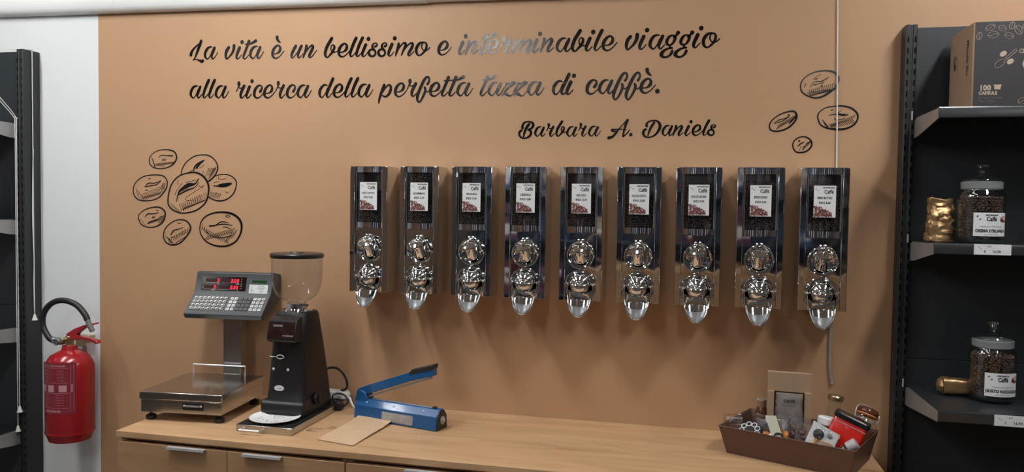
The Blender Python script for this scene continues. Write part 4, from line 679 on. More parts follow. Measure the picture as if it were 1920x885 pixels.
# clear film scrap next to the tray
b = MB(); random.seed(11); n = 9; v = []
for i in range(n+1):
    for j in range(5):
        v.append((.10*i/n+random.uniform(-.003, .003), .035*(j/4-.5)*(.6+.5*math.sin(i*.9))+random.uniform(-.002, .002), .002+.013*abs(math.sin(i*1.3+j))*(1-.6*abs(j/2-1))*(1-.6*i/n)))
b.add(v, [(i*5+j, (i+1)*5+j, (i+1)*5+j+1, i*5+j+1) for i in range(n) for j in range(4)])
b.build('plastic_wrapper', M['film'], loc=(-.012, -.40, WT), rot=(0, 0, .75), smooth=80, label='small crumpled clear wrapper lying by the steel tray', cat='wrapper')

# ------------------------------------------------------------------ fire extinguisher
EX, EY = -1.192, -.112
t = thing('fire_extinguisher', 'red fire extinguisher with black hose hanging on the white wall', 'fire extinguisher', (EX, EY, .70))
R = .088
MB().lathe([(1e-5, .012), (.05, .010), (.07, .0), (.076, .0), (.080, .012), (R-.004, .022), (R, .032), (R, .29), (R-.004, .310), (R-.018, .333), (R-.045, .349), (.030, .355), (.026, .372), (.018, .374), (1e-5, .374)], 48).build('cylinder', M['red'], t, smooth=50)
MB().lathe([(R+.0006, .030), (R+.0012, .034), (R+.0012, .036), (R+.0006, .040)], 48).build('base_seam', M['red'], t)
def wrap(vs, r, a0):   # x -> angle around the cylinder, facing -y
    return [(r*math.sin(x/r+a0), -r*math.cos(x/r+a0), z) for x, y, z in vs]
def patch(b, x0, x1, z0, z1, r, a0, mi=0, n=16):
    v = []
    for i in range(n+1):
        x = x0+(x1-x0)*i/n; v += wrap([(x, 0, z0), (x, 0, z1)], r, a0)
    b.add(v, [(2*i, 2*i+2, 2*i+3, 2*i+1) for i in range(n)], mi)
A0 = .30
b = MB(); patch(b, -.105, .062, .118, .318, R+.0006, A0); lb = b.build('label', M['red2'], t, smooth=60, label='printed red label')
b = MB()
def wt(s, x, z, size, **kw):
    v, f = text(s, size, **kw); b.add(wrap([(p[0]+x, 0, p[2]+z) for p in v], R+.0011, A0), f)
XC = -.025
wt('ESTINTORE - FIRE EXTINGUISHER', XC, .303, .0083, align='CENTER', bold=.0003, sx=.78)
for i in range(4):
    wt('6 KG POLVERE ABC', -.085, .284-i*.012, .0062, sx=.75); wt('55A 233B C', -.005, .284-i*.012, .0062, sx=.8)
for i, x in enumerate((-.088, -.047, .0)): patch(b, x, x+.028, .205, .231, R+.0010, A0, 0, 4)
for i in range(5):
    wt('1. TOGLIERE LA SPINA', -.085, .190-i*.0095, .005, sx=.75); wt('2. PREMERE LA LEVA', -.015, .190-i*.0095, .005, sx=.75)
wt('ESTINTORI SRL', XC, .126, .0115, align='CENTER', bold=.0006, sx=.85)
for z in (.200, .240, .297, .142): patch(b, -.098, .034, z, z+.0010, R+.0009, A0)
patch(b, .040, .0408, .13, .31, R+.0009, A0, 0, 1); patch(b, .052, .0528, .13, .31, R+.0009, A0, 0, 1)
for i in range(4): patch(b, .0435, .0495, .205+i*.008, .210+i*.008, R+.0009, A0, 0, 1)
b.build('lettering', M['pink_ink'], lb, smooth=0)
b = MB(); b.cyl(.016, .372, .408, 20, 0, None, .002); b.cyl(.010, 0, .05, 14, 0, T(-.015, 0, .385) @ RY(-PI/2), .001); b.cyl(.008, 0, .02, 14, 0, T(-.01, -.012, .395) @ FRONT, .001); b.build('valve', M['brass'], t)
b = MB(); b.ball((-.045, -.015, .385), .014, 14, sc=(1, .5, 1)); b.torus(.012, .002, 18, 6, 0, T(-.045, -.024, .385) @ FRONT); b.build('gauge', M['satin'], t)
hp = [(-.060, -.01, .388), (-.080, -.018, .400), (-.108, -.018, .445), (-.106, -.018, .49), (-.082, -.018, .525), (-.045, -.018, .546), (.0, -.018, .55), (.05, -.018, .535), (.085, -.018, .503), (.100, -.018, .478)]
MB().tube(hp, .0115, 12).build('hose', M['rubber'], t)
b = MB(); b.tube([(-.028, -.004, .386), (-.045, -.008, .386), (-.066, -.012, .391)], .0135, 12); b.build('hose_coupling', M['satin'], t)
b = MB(); b.tube([(.098, -.018, .483), (.107, -.018, .462), (.122, -.018, .436)], .0098, 12, smooth=False); b.build('nozzle', M['satin'], t)
b = MB(); b.prism([(-.006, .400), (-.008, .418), (.030, .440), (.075, .4565), (.128, .468), (.130, .463), (.080, .4465), (.055, .430), (.035, .410), (.02, .400)], -.010, .010, 'y'); b.build('lever', M['red'], t, bevel=.002)
b = MB(); b.prism([(.0, .396), (.0, .410), (.035, .417), (.100, .406), (.132, .398), (.138, .388), (.130, .384), (.110, .392), (.06, .400), (.03, .394)], -.011, .011, 'y'); b.build('carry_handle', M['red'], t, bevel=.002)
MB().box(-.045, .020, .078, .1115, .352, .396).build('wall_bracket', M['brass'], t, bevel=.001)
b = MB(); n = 8; v = []
for i in range(n+1):
    s = i/n; v += [(.048+.004*math.sin(3*s), .03+.012*s, .378-.125*s), (.078-.006*s, .042-.008*s+.006*math.sin(4*s), .375-.142*s)]
b.add(v, [(2*i, 2*i+1, 2*i+3, 2*i+2) for i in range(n)]); b.build('service_tag', M['paper'], t, smooth=70, label='white paper tag hanging from the valve')
# ------------------------------------------------------------------ shelving units
def shelving(label, loc, W, H, pd, shelves, rz=0, rail=None, brk=None, tags=(), panel=None, group=None, post_both=True):
    t = thing('shelving_unit', label, 'shelving', loc, rz, group); rail = rail or M['rail']; brk = brk or M['bracket']
    for k, x in enumerate((0, W-.033) if post_both else (0,)):
        b = MB(); b.prism([(x, -.002), (x, -pd+.004), (x+.004, -pd), (x+.012, -pd), (x+.012, -pd+.003), (x+.021, -pd+.003), (x+.021, -pd), (x+.029, -pd), (x+.033, -pd+.004), (x+.033, -.002)], 0, H, 'z')
        po = b.build('post', M['shelf_dark'], t, bevel=.0008)
        b = MB(); n = int((H-.05)/.0333)
        for i in range(n):
            z = H-.055-i*.0333
            for xx in (x+.0045, x+.0245): b.box(xx, xx+.0040, -pd-.0004, -pd+.001, z, z+.018)
        b.build('slot', M['dark_gap'], po, smooth=0, kind='stuff')
        MB().box(x+.001, x+.032, -.16 if k > 5 else -.30, -pd, 0, .08).build('base_foot', M['shelf_dark'], t, bevel=.001)
    cuts = [.08, .46, H-1.035, H-.285, H-.004]
    for z, z2 in zip(cuts, cuts[1:]):
        MB().box(.0335, W-.0335, -pd+.028, -pd+.040, z+.001, z2-.001).build('back_panel', panel or M['shelf_blue'], t, bevel=.0008)
    for k, (zt, d) in enumerate(shelves):
        x0, x1 = .034, W-.034
        s = MB(); s.box(x0, x1, -d+.004, -pd+.0285-.001, zt-.006, zt-.003); s.box(x0, x1, -d+.004, -d+.012, zt-.028, zt-.003); s = s.build('shelf', M['shelf_dark'], t, bevel=.0006)
        b = MB(); b.prism([(-d, zt-.031), (-d-.002, zt-.029), (-d-.002, zt-.006), (-d-.0005, zt-.001), (-d+.003, zt), (-d+.0075, zt-.002), (-d+.004, zt-.0035), (-d+.004, zt-.031)], x0, x1); b.build('front_rail', rail, s)
        for xx in (x0-.0012, x1-.0012):
            b = MB(); b.prism([(-d+.001, zt-.003), (-d+.001, zt-.032), (-pd-.035, zt-.064), (-pd+.006, zt-.066), (-pd+.006, zt-.012), (-pd-.02, zt-.006)], xx, xx+.0024); b.build('bracket', brk, s)
        b = MB(); b.box(x0-.012, x0-.0085, -pd-.004, -pd+.001, zt-.010, zt+.016); b.build('hook', M['alu'], s)
        for kk, a, c, pr in tags:
            if kk == k:
                g = MB().box(a, c, -d-.0040, -d-.0024, zt-.030, zt-.001).build('price_tag', M['paper'], s, label='white price tag clipped to the shelf rail')
                b = MB(); drops(b, a+.012, zt-.010, .0016, y=-d-.0044); put(b, '€', a+.024, zt-.024, .009, y=-d-.0044); put(b, pr, a+.045, zt-.024, .010, y=-d-.0044, bold=.0002); put(b, 'Caffè', a+.03, zt-.009, .0062, y=-d-.0044)
                b.build('tag_lettering', M['ink'], s, smooth=0)
    return t
shelving('dark steel shelving unit at the right with glass jars on its shelves', (1.821, 0, 0), 1.06, 2.222, .06,
         [(1.940, .30), (1.561, .30), (1.110, .39), (.66, .39)], tags=((1, .134, .226, '16,90'), (2, .170, .262, '16,90')))
shelving('dark steel shelving unit at the left edge with pale shelf brackets', (-2.49, 0, 0), 1.06, 2.246, .085, [(1.955, .30), (1.568, .30), (1.132, .39), (.712, .39)], rail=M['bracket'], brk=M['bracket'])

# ------------------------------------------------------------------ jars on the right shelves
def jar(label, x, y, z, r, name, tint):
    t = thing('storage_jar', label, 'jar', (x, y, z)); H = .148
    b = MB(); b.lathe([(1e-5, .002), (r*.86, .001), (r*.97, .006), (r, .018), (r, H-.02), (r*.97, H-.006), (r*.85, H), (r*.82, H+.006), (r*.83, H+.010)], 48)
    b.lathe([(1e-5, .008), (r*.9, .008), (r*.955, .018), (r*.955, H-.02), (r*.93, H-.008), (r*.80, H), (r*.78, H+.008), (r*.83, H+.010)], 48); b.build('glass_body', M['glass'], t, smooth=60)
    MB().lathe([(r*.82, H+.004), (r*.86, H+.006), (r*.87, H+.024), (r*.83, H+.026)], 48).build('lid_seal', M['g_seal'], t)
    b = MB(); b.lathe([(r*.84, H+.022), (r*.90, H+.026), (r*.90, H+.030), (r*.72, H+.038), (r*.38, H+.045), (.013, H+.048), (.010, H+.053), (.0125, H+.060), (.020, H+.068), (.0205, H+.075), (.014, H+.079), (1e-5, H+.0795)], 48); b.build('glass_lid', M['glass'], t, smooth=60)
    a0 = .16; R = r+.0008; hw = .047
    b = MB(); n = 18; v = []
    for i in range(n+1): v += wrap([(-hw+2*hw*i/n, 0, .020), (-hw+2*hw*i/n, 0, .086)], R, a0)
    b.add(v, [(2*i, 2*i+2, 2*i+3, 2*i+1) for i in range(n)]); lb = b.build('jar_label', M['paper'], t, smooth=60, label='white label reading '+name)
    b = MB()
    def wj(s, x_, z_, size, mi=0, **kw):
        vv, ff = text(s, size, **kw); b.add(wrap([(p[0]+x_, 0, p[2]+z_) for p in vv], R+.0005, a0), ff, mi)
    wj('CENTOMOKACIA', -.001, .0775, .0052, align='CENTER', bold=.0003, sx=.8); wj('Caffè', -.001, .063, .0165, align='CENTER', bold=.0005, sx=.8)
    wj('Preparato per bevanda al caffè', .0, .0455, .0052, align='CENTER', sx=.9); wj(name, 0, .0315, .0118 if len(name) < 15 else .0112, align='CENTER', bold=.0005, sx=.86); wj('gusto intenso e cremoso', 0, .0245, .0042, align='CENTER', sx=.9)
    for px, pz in ((-.037, .076), (-.030, .068)):
        vv = [(px+.0024*math.cos(k*PI/5)+.001*math.sin(k*PI/5), 0, pz+.0020*math.sin(k*PI/5)) for k in range(10)]; b.add(wrap(vv, R+.0005, a0), [tuple(range(10))])
    b.build('lettering', M['ink'], lb, smooth=0)
    b = MB()
    for (cx, cz, sx_, sz_, mi, an) in ((.034, .064, .011, .0045, 0, -.2), (.037, .0715, .0085, .0052, 1, -.5), (.029, .0715, .004, .003, 0, .4), (.041, .0755, .004, .003, 1, 0)):
        vv = []
        for k in range(14):
            a = 2*PI*k/14; ex, ez = sx_*math.cos(a), sz_*math.sin(a); vv.append((cx+ex*math.cos(an)-ez*math.sin(an), 0, cz+ex*math.sin(an)+ez*math.cos(an)))
        b.add(wrap(vv, R+.0006+.0001*mi, a0), [tuple(range(14))], mi)
    b.build('label_picture', [M['bean_ink'], M['bean_ink3']], lb, smooth=0)
    random.seed(int(x*1000)); b = MB(); ri = r*.93; b.lathe([(1e-5, .010), (ri-.008, .010), (ri-.008, H-.026), (1e-5, H-.024)], 24, 1)
    for k in range(17):
        for j in range(40):
            a = 2*PI*(j+.5*(k % 2))/40+random.uniform(-.05, .05); q = ri-.0062 if k else ri-.012; bean_verts(b, (q*math.cos(a), q*math.sin(a), .0145+k*.0070+random.uniform(-.001, .001)), .0058, rr())
    for k in range(110):
        a, q = random.uniform(0, 6.28), (ri-.008)*math.sqrt(random.random()); bean_verts(b, (q*math.cos(a), q*math.sin(a), H-.024+random.uniform(-.001, .006)), .0058, rr())
    o = b.build('coffee_beans', [M['bean2'], M['bean_core']], loc=(x, y, z), smooth=60); tag(o, 'flavoured coffee beans inside the jar reading '+name, 'coffee beans', 'coffee beans inside the glass jars', 'stuff')
jar('glass jar of coffee beans labelled CREMA D\'IRLANDA on the middle right shelf', 2.000, -.205, 1.5612, .0615, "CREMA D'IRLANDA", 0)
jar('glass jar of coffee beans labelled GUSTO NOCCIOLA on the lower right shelf', 2.044, -.205, 1.1102, .0615, 'GUSTO NOCCIOLA', 0)

def crumple(b, W, D, H, n=10, m=14, seed=1, amp=.006, pinch=.6, mi=0):
    "closed crumpled pouch standing on z=0: elliptical section that flattens into a folded top"
    random.seed(seed); v = []; K = 24
    for i in range(m+1):
        s = i/m; dd = D*(1-pinch*s**1.5); ww = W*(1-.12*s)
        for k in range(K):
            a = 2*PI*k/K; cx = max(-1, min(1, 1.25*math.cos(a))); cy = max(-1, min(1, 1.25*math.sin(a)))
            q = amp*(1 if 0 < i < m else .3)
            v.append((ww/2*cx+random.uniform(-q, q), dd/2*cy+random.uniform(-q, q), H*s+(random.uniform(-q, q)*.6 if 0 < i else 0)))
    f = [(i*K+k, i*K+(k+1) % K, (i+1)*K+(k+1) % K, (i+1)*K+k) for i in range(m) for k in range(K)]+[tuple(range(K))[::-1], tuple(m*K+k for k in range(K))]
    return b.add(v, f, mi)
t = thing('coffee_pouch', 'crumpled gold foil coffee pouch beside the upper glass jar', 'bag', (1.905, -.165, 1.5615), .15)
crumple(MB(), .070, .055, .112, seed=5, amp=.0050, n=14, m=18).build('pouch', M['gold'], t, smooth=50)
MB().prism([(-.034, .108), (-.036, .124), (-.030, .130), (.010, .122), (.034, .128), (.032, .108)], -.008, .010, 'y').build('folded_top', M['gold'], t, bevel=.002)
t = thing('coffee_pouch', 'rolled gold foil pouch lying beside the lower glass jar', 'bag', (1.945, -.175, 1.1105+.026), 0)
b = MB(); crumple(b, .046, .044, .085, seed=8, amp=.0012, pinch=.1); b.build('pouch', M['gold'], t, smooth=60, rot=(0, PI/2, 0), loc=(-.022, 0, 0))
b = MB(); b.ball((-.026, 0, 0), .0235, 9, sc=(.5, 1, .95)); b.build('folded_end', M['gold'], t, smooth=10)
t = thing('paper_pouch', 'kraft paper pouch standing on the left shelving unit', 'bag', (-1.575, -.16, 1.5685), 0)
crumple(MB(), .150, .06, .145, seed=9, amp=.004, pinch=.75).build('pouch', M['kraft'], t, smooth=28)
MB().box(-.045, .045, -.034, -.0325, .03, .085).build('pouch_label', M['paper'], t)
b = MB(); crumple(b, .16, .10, .028, seed=21, amp=.006, pinch=.5, m=5); b.build('clear_bag', M['film'], loc=(2.185, -.19, 1.5615), smooth=80, label='flat clear plastic bag on the middle right shelf right of the jar', cat='bag')

# ------------------------------------------------------------------ capsule box
t = thing('capsule_box', 'dark printed cardboard box of 100 coffee capsules on top right shelf', 'box', (1.945, -.272, 1.9405))
BW, BD, BH = .36, .205, .236
b = MB(); b.box(0, BW, .0006, BD, 0, BH); b.build('carton', M['card'], t, bevel=.0012)
MB().box(.0025, BW-.0008, 0, .0007, .001, BH-.001).build('front_print', M['print_dark'], t)
MB().box(.002, BW-.002, BD-.055, BD-.001, BH-.0005, BH+.0012).build('top_flap', M['print_dark'], t)
MB().box(-.0012, .0004, .002, BD*.48, .001, BH-.002).build('side_flap', M['card'], t)
def outline_bean(b, x, z, s, a, y, w_=.0006):
    P = []
    for k in range(31):
        q = 2*PI*k/30; ex, ez = s*math.cos(q), s*.66*math.sin(q); P.append((x+ex*math.cos(a)-ez*math.sin(a), y, z+ex*math.sin(a)+ez*math.cos(a)))
    b.tube(P, w_, 4, smooth=False)
    Q = [(x+s*t_*math.cos(a)-s*.14*math.sin(3*t_)*math.sin(a), y, z+s*t_*math.sin(a)+s*.14*math.sin(3*t_)*math.cos(a)) for t_ in (-.9, -.5, 0, .5, .9)]
    b.tube(Q, w_, 4)
b = MB()
for x, z, s, a in ((.013, .197, .010, 1.4), (.040, .219, .012, .4), (.048, .199, .0135, .1), (.070, .216, .0105, -.4), (.093, .222, .010, 1.3), (.087, .195, .0115, -.5), (.110, .210, .013, -1.1), (.131, .220, .012, .2), (.150, .203, .011, .8), (.175, .222, .012, -.3), (.205, .212, .011, 1.0), (.235, .226, .012, .3), (.265, .212, .012, -.6), (.30, .224, .011, .5), (.33, .208, .012, 1.2), (.127, .016, .013, .2), (.30, .02, .012, -.4)):
    outline_bean(b, x, z, s, a, -.0003)
b.build('printed_beans', M['beige_ink'], t, smooth=0)
b = MB()
for x, z in ((.0745, .146), (.0925, .1245)):
    n = 16; b.add([(x+.0095*math.cos(2*PI*k/n)*.8-.0068*math.sin(2*PI*k/n)*.6, -.0002, z+.0095*math.cos(2*PI*k/n)*.6+.0068*math.sin(2*PI*k/n)*.8) for k in range(n)], [tuple(range(n))])
b.tube([(.0785, -.0003, .133), (.104, -.0003, .158), (.108, -.0003, .157), (.107, -.0003, .152), (.0815, -.0003, .129)], .0006, 4, smooth=False)
P = [(.0665+.0145*math.cos(k*PI/9)*.75-.0085*math.sin(k*PI/9)*.66, -.0003, .1195+.0145*math.cos(k*PI/9)*.66+.0085*math.sin(k*PI/9)*.75) for k in range(19)]; b.tube(P, .0006, 4, smooth=False)
b.build('spoon_drawing', M['beige_ink'], t, smooth=0); b = MB()
put(b, '100', .0175, .0465, .0205, bold=.0009, sx=.95); put(b, 'CAPSULE', .0165, .0345, .0125, bold=.0006, sx=.92); b.build('front_lettering', M['beige_ink'], t, smooth=0); b = MB()
put(b, 'CENTOMOKACIA', .113, .147, .0165, bold=.0003, sx=.72)
put(b, 'Caffè', .122, .100, .052, bold=.0022, sx=.8)
b.build('front_lettering', M['beige_ink'], t, smooth=0); b = MB()
b.prism([(.0535, .0615), (.0735, .0615), (.0735, .0590), (.0715, .0580), (.0705, .0485), (.0555, .0485), (.0550, .0580), (.0535, .0590)], -.0004, 0, 'y')
b.build('capsule_drawing', M['beige_ink'], t, smooth=0)
b = MB(); put(b, 'Peso netto / Net weight', .0165, .0235, .0072, sx=.85); put(b, '700g e    24.69 oz', .0165, .0145, .0068, sx=.85); b.build('small_lettering', M['faint_ink'], t, smooth=0)
b = MB(); SMt = Matrix(((0, 1, 0, -.0015), (0, 0, 1, 0), (-1, 0, 0, 0), (0, 0, 0, 1)))
def side(s, y, z, size, **kw):     # lettering that runs down the left side face
    v, f = text(s, size, **kw); b.add([(-.0016, y-p[2], z-p[0]) for p in v], [ff for ff in f])
side('Miscela Blu', .052, .195, .027, bold=.0006, sx=.82); b.build('side_lettering', M['ink'], t, smooth=0); b = MB(); side('Caffè', .165, .170, .026, bold=.0005, sx=.8); side('CENTOMOKACIA', .138, .168, .008, sx=.8)
b.build('side_lettering', M['ink'], t, smooth=0)

# ------------------------------------------------------------------ gift basket
BC = (1.520, -.215); TH = -.42
t = thing('gift_basket', 'brown leatherette tray basket full of small goods at the right end of the worktop', 'basket', (BC[0], BC[1], WT), TH)
w0, d0, w1, d1, hh = .180, .108, .1975, .132, .086
MB().box(-w0, w0, -d0, d0, .0005, .0035).build('bottom', M['basket'], t)
th = .003
def panel(p0, p1, p2, p3, nin):      # outer quad + thickness towards the inside
    o_ = [Vector(p) for p in (p0, p1, p2, p3)]; i_ = [p+Vector(nin)*th for p in o_]
    return MB().add(o_+i_, [(0, 1, 2, 3), (7, 6, 5, 4), (0, 4, 5, 1), (1, 5, 6, 2), (2, 6, 7, 3), (3, 7, 4, 0)])
for a, c_, nn in ((( -w0, -d0), (w0, -d0), (0, 1, 0)), ((w0, -d0), (w0, d0), (-1, 0, 0)), ((w0, d0), (-w0, d0), (0, -1, 0)), ((-w0, d0), (-w0, -d0), (1, 0, 0))):
    up_ = lambda p: (math.copysign(w1, p[0]), math.copysign(d1, p[1]), hh)
    panel((*a, .001), (*c_, .001), up_(c_), up_(a), nn).build('side_panel', M['basket'], t, bevel=.0008)
b = MB(); b.tube([(-w1, -d1, hh), (w1, -d1, hh), (w1, d1, hh), (-w1, d1, hh), (-w1, -d1, hh)], .0018, 6, smooth=False); b.build('rim', M['basket'], t)

t = thing('window_pouch', 'tall kraft pouch with a clear window and silver foil, standing in the basket', 'bag', (1.496, -.180, .904), -.06)
hp_ = .243; W2 = .064
b = MB()
b.prism([(-W2, 0), (-W2+.001, .19), (-W2, hp_), (W2, hp_), (W2-.001, .19), (W2, 0)], .012, .014, 'y')                       # back leaf
b.box(-W2, W2, -.002, .012, hp_-.060, hp_-.0005); b.box(-W2, -W2+.020, -.014, .012, .001, hp_-.058); b.box(W2-.020, W2, -.014, .012, .001, hp_-.058)
b.build('kraft_sheet', M['card'], t, bevel=.001)  # the pouch's shade is put into its colour: darker card tone than kraft
crumple(MB(), .088, .02, hp_-.064, seed=12, amp=.0028, pinch=.3).build('foil_pack', M['foil'], t, smooth=60)
b = MB(); b.box(-W2+.019, W2-.019, -.0145, -.0140, .02, hp_-.062); b.build('window_film', M['plastic_clear'], t)
b = MB(); put(b, 'CAFFÈ', 0, hp_-.090, .012, y=-.0150, align='CENTER', bold=.0004); b.box(-.016, .016, -.0152, -.0150, hp_-.094, hp_-.0935); put(b, 'tostato a mano', 0, hp_-.102, .006, y=-.0150, align='CENTER'); b.build('lettering', M['ink'], t, smooth=0)

def tilt(o, ax, ay): o.rotation_euler = (ax, ay, o.rotation_euler[2]); return o
t = thing('red_tin', 'small red tin with a black lid leaning in the basket', 'tin', (1.618, -.262, .918), -.30); tilt(t, -.12, .36)
b = MB(); loft(b, [(rrect(.088, .052, .01), 0, 0, 0), (rrect(.096, .056, .01), 0, 0, .004), (rrect(.096, .056, .01), 0, 0, .118), (rrect(.092, .053, .01), 0, 0, .121)]); b.build('tin_body', M['tinred'], t)
b = MB(); loft(b, [(rrect(.100, .060, .011), 0, 0, .119), (rrect(.101, .061, .011), 0, 0, .121), (rrect(.101, .061, .011), 0, 0, .132), (rrect(.096, .056, .011), 0, 0, .135)]); b.build('lid', M['black'], t)
b = MB(); b.box(-.046, .046, -.0292, -.0284, .108, .1095); b.build('trim_line', M['alu'], t)
b = MB()
for k, (cx, cz, r_, a0, a1) in enumerate(((-.022, .055, .014, .3, 5.2), (-.020, .050, .009, 2.0, 7.0), (-.008, .042, .012, 3.2, 6.8), (-.030, .040, .010, -1, 2.2), (-.018, .064, .008, 0, 3.4))):
    b.tube([(cx+r_*math.cos(a0+(a1-a0)*i/10), -.0290, cz+r_*math.sin(a0+(a1-a0)*i/10)) for i in range(11)], .0013, 5)
b.build('orange_emblem', mat('orange_print', (.85, .22, .02), .4), t)

t = thing('glass_tube', 'clear test tube with a grey cap lying in front of the red tin', 'tube', (1.616, -.306, .945), 0); t.rotation_euler = (0, .95, -.2)
MB().lathe([(1e-5, -.03), (.009, -.028), (.012, -.02), (.012, .052)], 20).build('tube_body', M['glass'], t, smooth=60)
MB().lathe([(1e-5, -.027), (.0105, -.02), (.0105, .03), (1e-5, .03)], 16).build('tube_filling', M['rubber'], t)
MB().lathe([(.0125, .034), (.0155, .036), (.0165, .060), (.0145, .064), (1e-5, .064)], 20).build('cap', M['frost'], t)

t = thing('clip_top_jar', 'dark clip-top glass jar leaning at the rear right of the basket', 'jar', (1.680, -.205, .922), .2); tilt(t, -.18, .40)
b = MB(); b.lathe([(1e-5, 0), (.034, .001), (.038, .008), (.038, .085), (.034, .100), (.029, .108), (.029, .118)], 32); b.build('jar_body', M['glass'], t, smooth=60)
MB().lathe([(1e-5, .003), (.033, .004), (.035, .010), (.035, .078), (1e-5, .080)], 28).build('filling', mat('brown_spread', (.16, .07, .03), .35), t)
MB().torus(.030, .0035, 32, 8, 0, T(0, 0, .119)).build('rubber_gasket', mat('amber_rubber', (.45, .16, .05), .4), t)
MB().lathe([(.029, .122), (.031, .125), (.031, .132), (.026, .140), (.012, .144), (1e-5, .144)], 32).build('glass_lid', M['amber'], t, smooth=60)
b = MB(); b.tube([(.030, 0, .100), (.037, 0, .112), (.037, 0, .128), (.026, .012, .142), (0, .016, .148), (-.026, .012, .142), (-.037, 0, .128), (-.034, 0, .104)], .0013, 6); b.tube([(-.034, -.010, .100), (-.043, 0, .085), (-.045, .0, .066), (-.037, .01, .09)], .0013, 6); b.torus(.0305, .001, 28, 5, 0, T(0, 0, .104)); b.build('wire_clip', M['alu'], t)

t = thing('glass_bottle', 'small clear bottle with a gold cap standing at the rear of the basket', 'bottle', (1.612, -.165, .904), 0); tilt(t, 0, .12)
MB().lathe([(1e-5, 0), (.030, .001), (.034, .008), (.034, .075), (.030, .095), (.0225, .125), (.019, .145), (.0195, .166), (.0205, .170)], 30).build('bottle_body', M['glass'], t, smooth=60)
MB().lathe([(1e-5, .003), (.0305, .004), (.0315, .012), (.0315, .072), (.028, .090), (1e-5, .091)], 28).build('filling', mat('pale_contents', (.22, .19, .17), .6), t)
MB().lathe([(.0215, .164), (.0225, .165), (.0225, .177), (.020, .180), (1e-5, .1803)], 30).build('cap', M['brass'], t)

t = thing('lidded_jar', 'small jar with a white frosted lid between the spoon card and the red tin', 'jar', (1.590, -.222, .905), 0); tilt(t, -.1, .15)
MB().lathe([(1e-5, 0), (.026, .001), (.028, .006), (.028, .098), (1e-5, .098)], 28).build('jar_body', M['film'], t, smooth=60)
MB().lathe([(.0295, .098), (.031, .100), (.031, .118), (.028, .1215), (1e-5, .1215)], 30).build('lid', M['key'], t)

t = thing('spoon_card', 'white card pack with a dark round spoon on an orange handle in the basket', 'card', (1.556, -.292, .925), -.34); tilt(t, -.25, .33)
b = MB(); b.prism([(-.038, 0), (.038, 0), (.040, .090), (-.040, .096)], 0, .0016, 'y'); b.build('card', M['paper'], t)
b = MB(); b.ball((-.013, -.004, .066), .0155, 16, sc=(1, .3, 1)); b.build('spoon_bowl', M['rubber'], t)
b = MB(); b.tube([(-.013, -.004, .052), (-.0125, -.004, .02), (-.012, -.004, -.002)], .0045, 8); b.build('spoon_handle', mat('orange_wood', (.72, .30, .03), .45), t)
b = MB(); b.ball((.016, -.003, .075), .008, 12, sc=(1, .3, .8)); b.build('small_disc', M['grey_ink'], t)
b = MB(); crumple(b, .036, .010, .048, seed=31, amp=.002, pinch=.3); b.build('biscuit', mat('biscuit', (.55, .36, .24), .6, noise=.3, nscale=50), t, loc=(.017, -.006, .008), smooth=80)
b = MB(); crumple(b, .086, .018, .09, seed=32, amp=.002, pinch=.5); b.build('wrapping', M['film'], t, loc=(0, -.004, .002), smooth=80)

t = thing('fruit_bag', 'clear bag of orange dried slices with a cream oval-logo label in the basket', 'bag', (1.452, -.262, .906), -.35); tilt(t, -.2, .0)
random.seed(15); b = MB()
for k in range(14): b.ball((random.uniform(-.030, .030), random.uniform(-.008, .008), .012+k*.0052), .014, 10, sc=(1, .35, .8), rot=Euler((random.uniform(-.5, .5), random.uniform(-1, 1), 0)).to_matrix())
b.build('orange_slice', M['orange'], t, kind='stuff')
b = MB(); crumple(b, .080, .034, .115, seed=33, amp=.003, pinch=.8); b.build('wrapping', M['film'], t, smooth=80)
lb = MB(); lb.prism([(-.034, .118), (-.003, .122), (.028, .048), (-.004, .046)], -.0215, -.0205, 'y'); lb = lb.build('paper_label', M['cream'], t)
b = MB(); b.cyl(.0145, 0, .0006, 24, 0, T(.010, -.0216, .064) @ FRONT @ Matrix.Diagonal((1, .72, 1, 1))); b.build('oval_logo', M['olive'], lb)
b = MB(); put(b, 'caffè', .010, .0618, .0075, y=-.0226, align='CENTER', bold=.0002); b.build('lettering', M['paper'], lb, smooth=0)

t = thing('cookie_bag', 'clear bag of dark brown pieces between the pouch and the spoon card', 'bag', (1.512, -.245, .906), -.2); tilt(t, -.1, .1)
random.seed(16); b = MB()
for k in range(16): b.ball((random.uniform(-.022, .022), random.uniform(-.008, .008), .012+k*.0052), .011, 8, sc=(1, .6, .8), rot=rr())
b.build('brown_pieces', mat('purple_brown', (.16, .09, .09), .5), t, kind='stuff')
b = MB(); crumple(b, .070, .034, .12, seed=34, amp=.0035, pinch=.8); b.build('wrapping', M['film'], t, smooth=80)

t = thing('patterned_tin', 'round black tin with white ring pattern near the front left of the basket', 'tin', (1.388, -.206, .940), 0); t.rotation_euler = (.62, -.3, 0)
MB().lathe([(1e-5, 0), (.034, 0), (.036, .002), (.036, .038), (.034, .041), (1e-5, .041)], 32).build('tin_body', M['rubber'], t)
b = MB()
for k in range(9): a = k*2*PI/9; b.torus(.0075, .0014, 14, 5, 0, T(.024*math.cos(a), .024*math.sin(a), .0418))
b.build('ring_pattern', M['key'], t)
t = thing('clear_pouch', 'crumpled clear pouch in the left corner of the basket', 'bag', (1.346, -.195, .915), -.3); tilt(t, 0, -.2)
b = MB(); crumple(b, .060, .035, .095, seed=35, amp=.005, pinch=.8); b.build('wrapping', M['film'], t, smooth=80)
b = MB(); crumple(b, .046, .022, .062, seed=36, amp=.003, pinch=.4); b.build('filling', mat('brown_filling', (.17, .08, .06), .5), t, smooth=60, loc=(0, 0, .001))
t = thing('grey_sachet', 'small clear sachet with a grey print left of the oval-logo label', 'bag', (1.405, -.222, .915), -.3); tilt(t, -.15, .1)
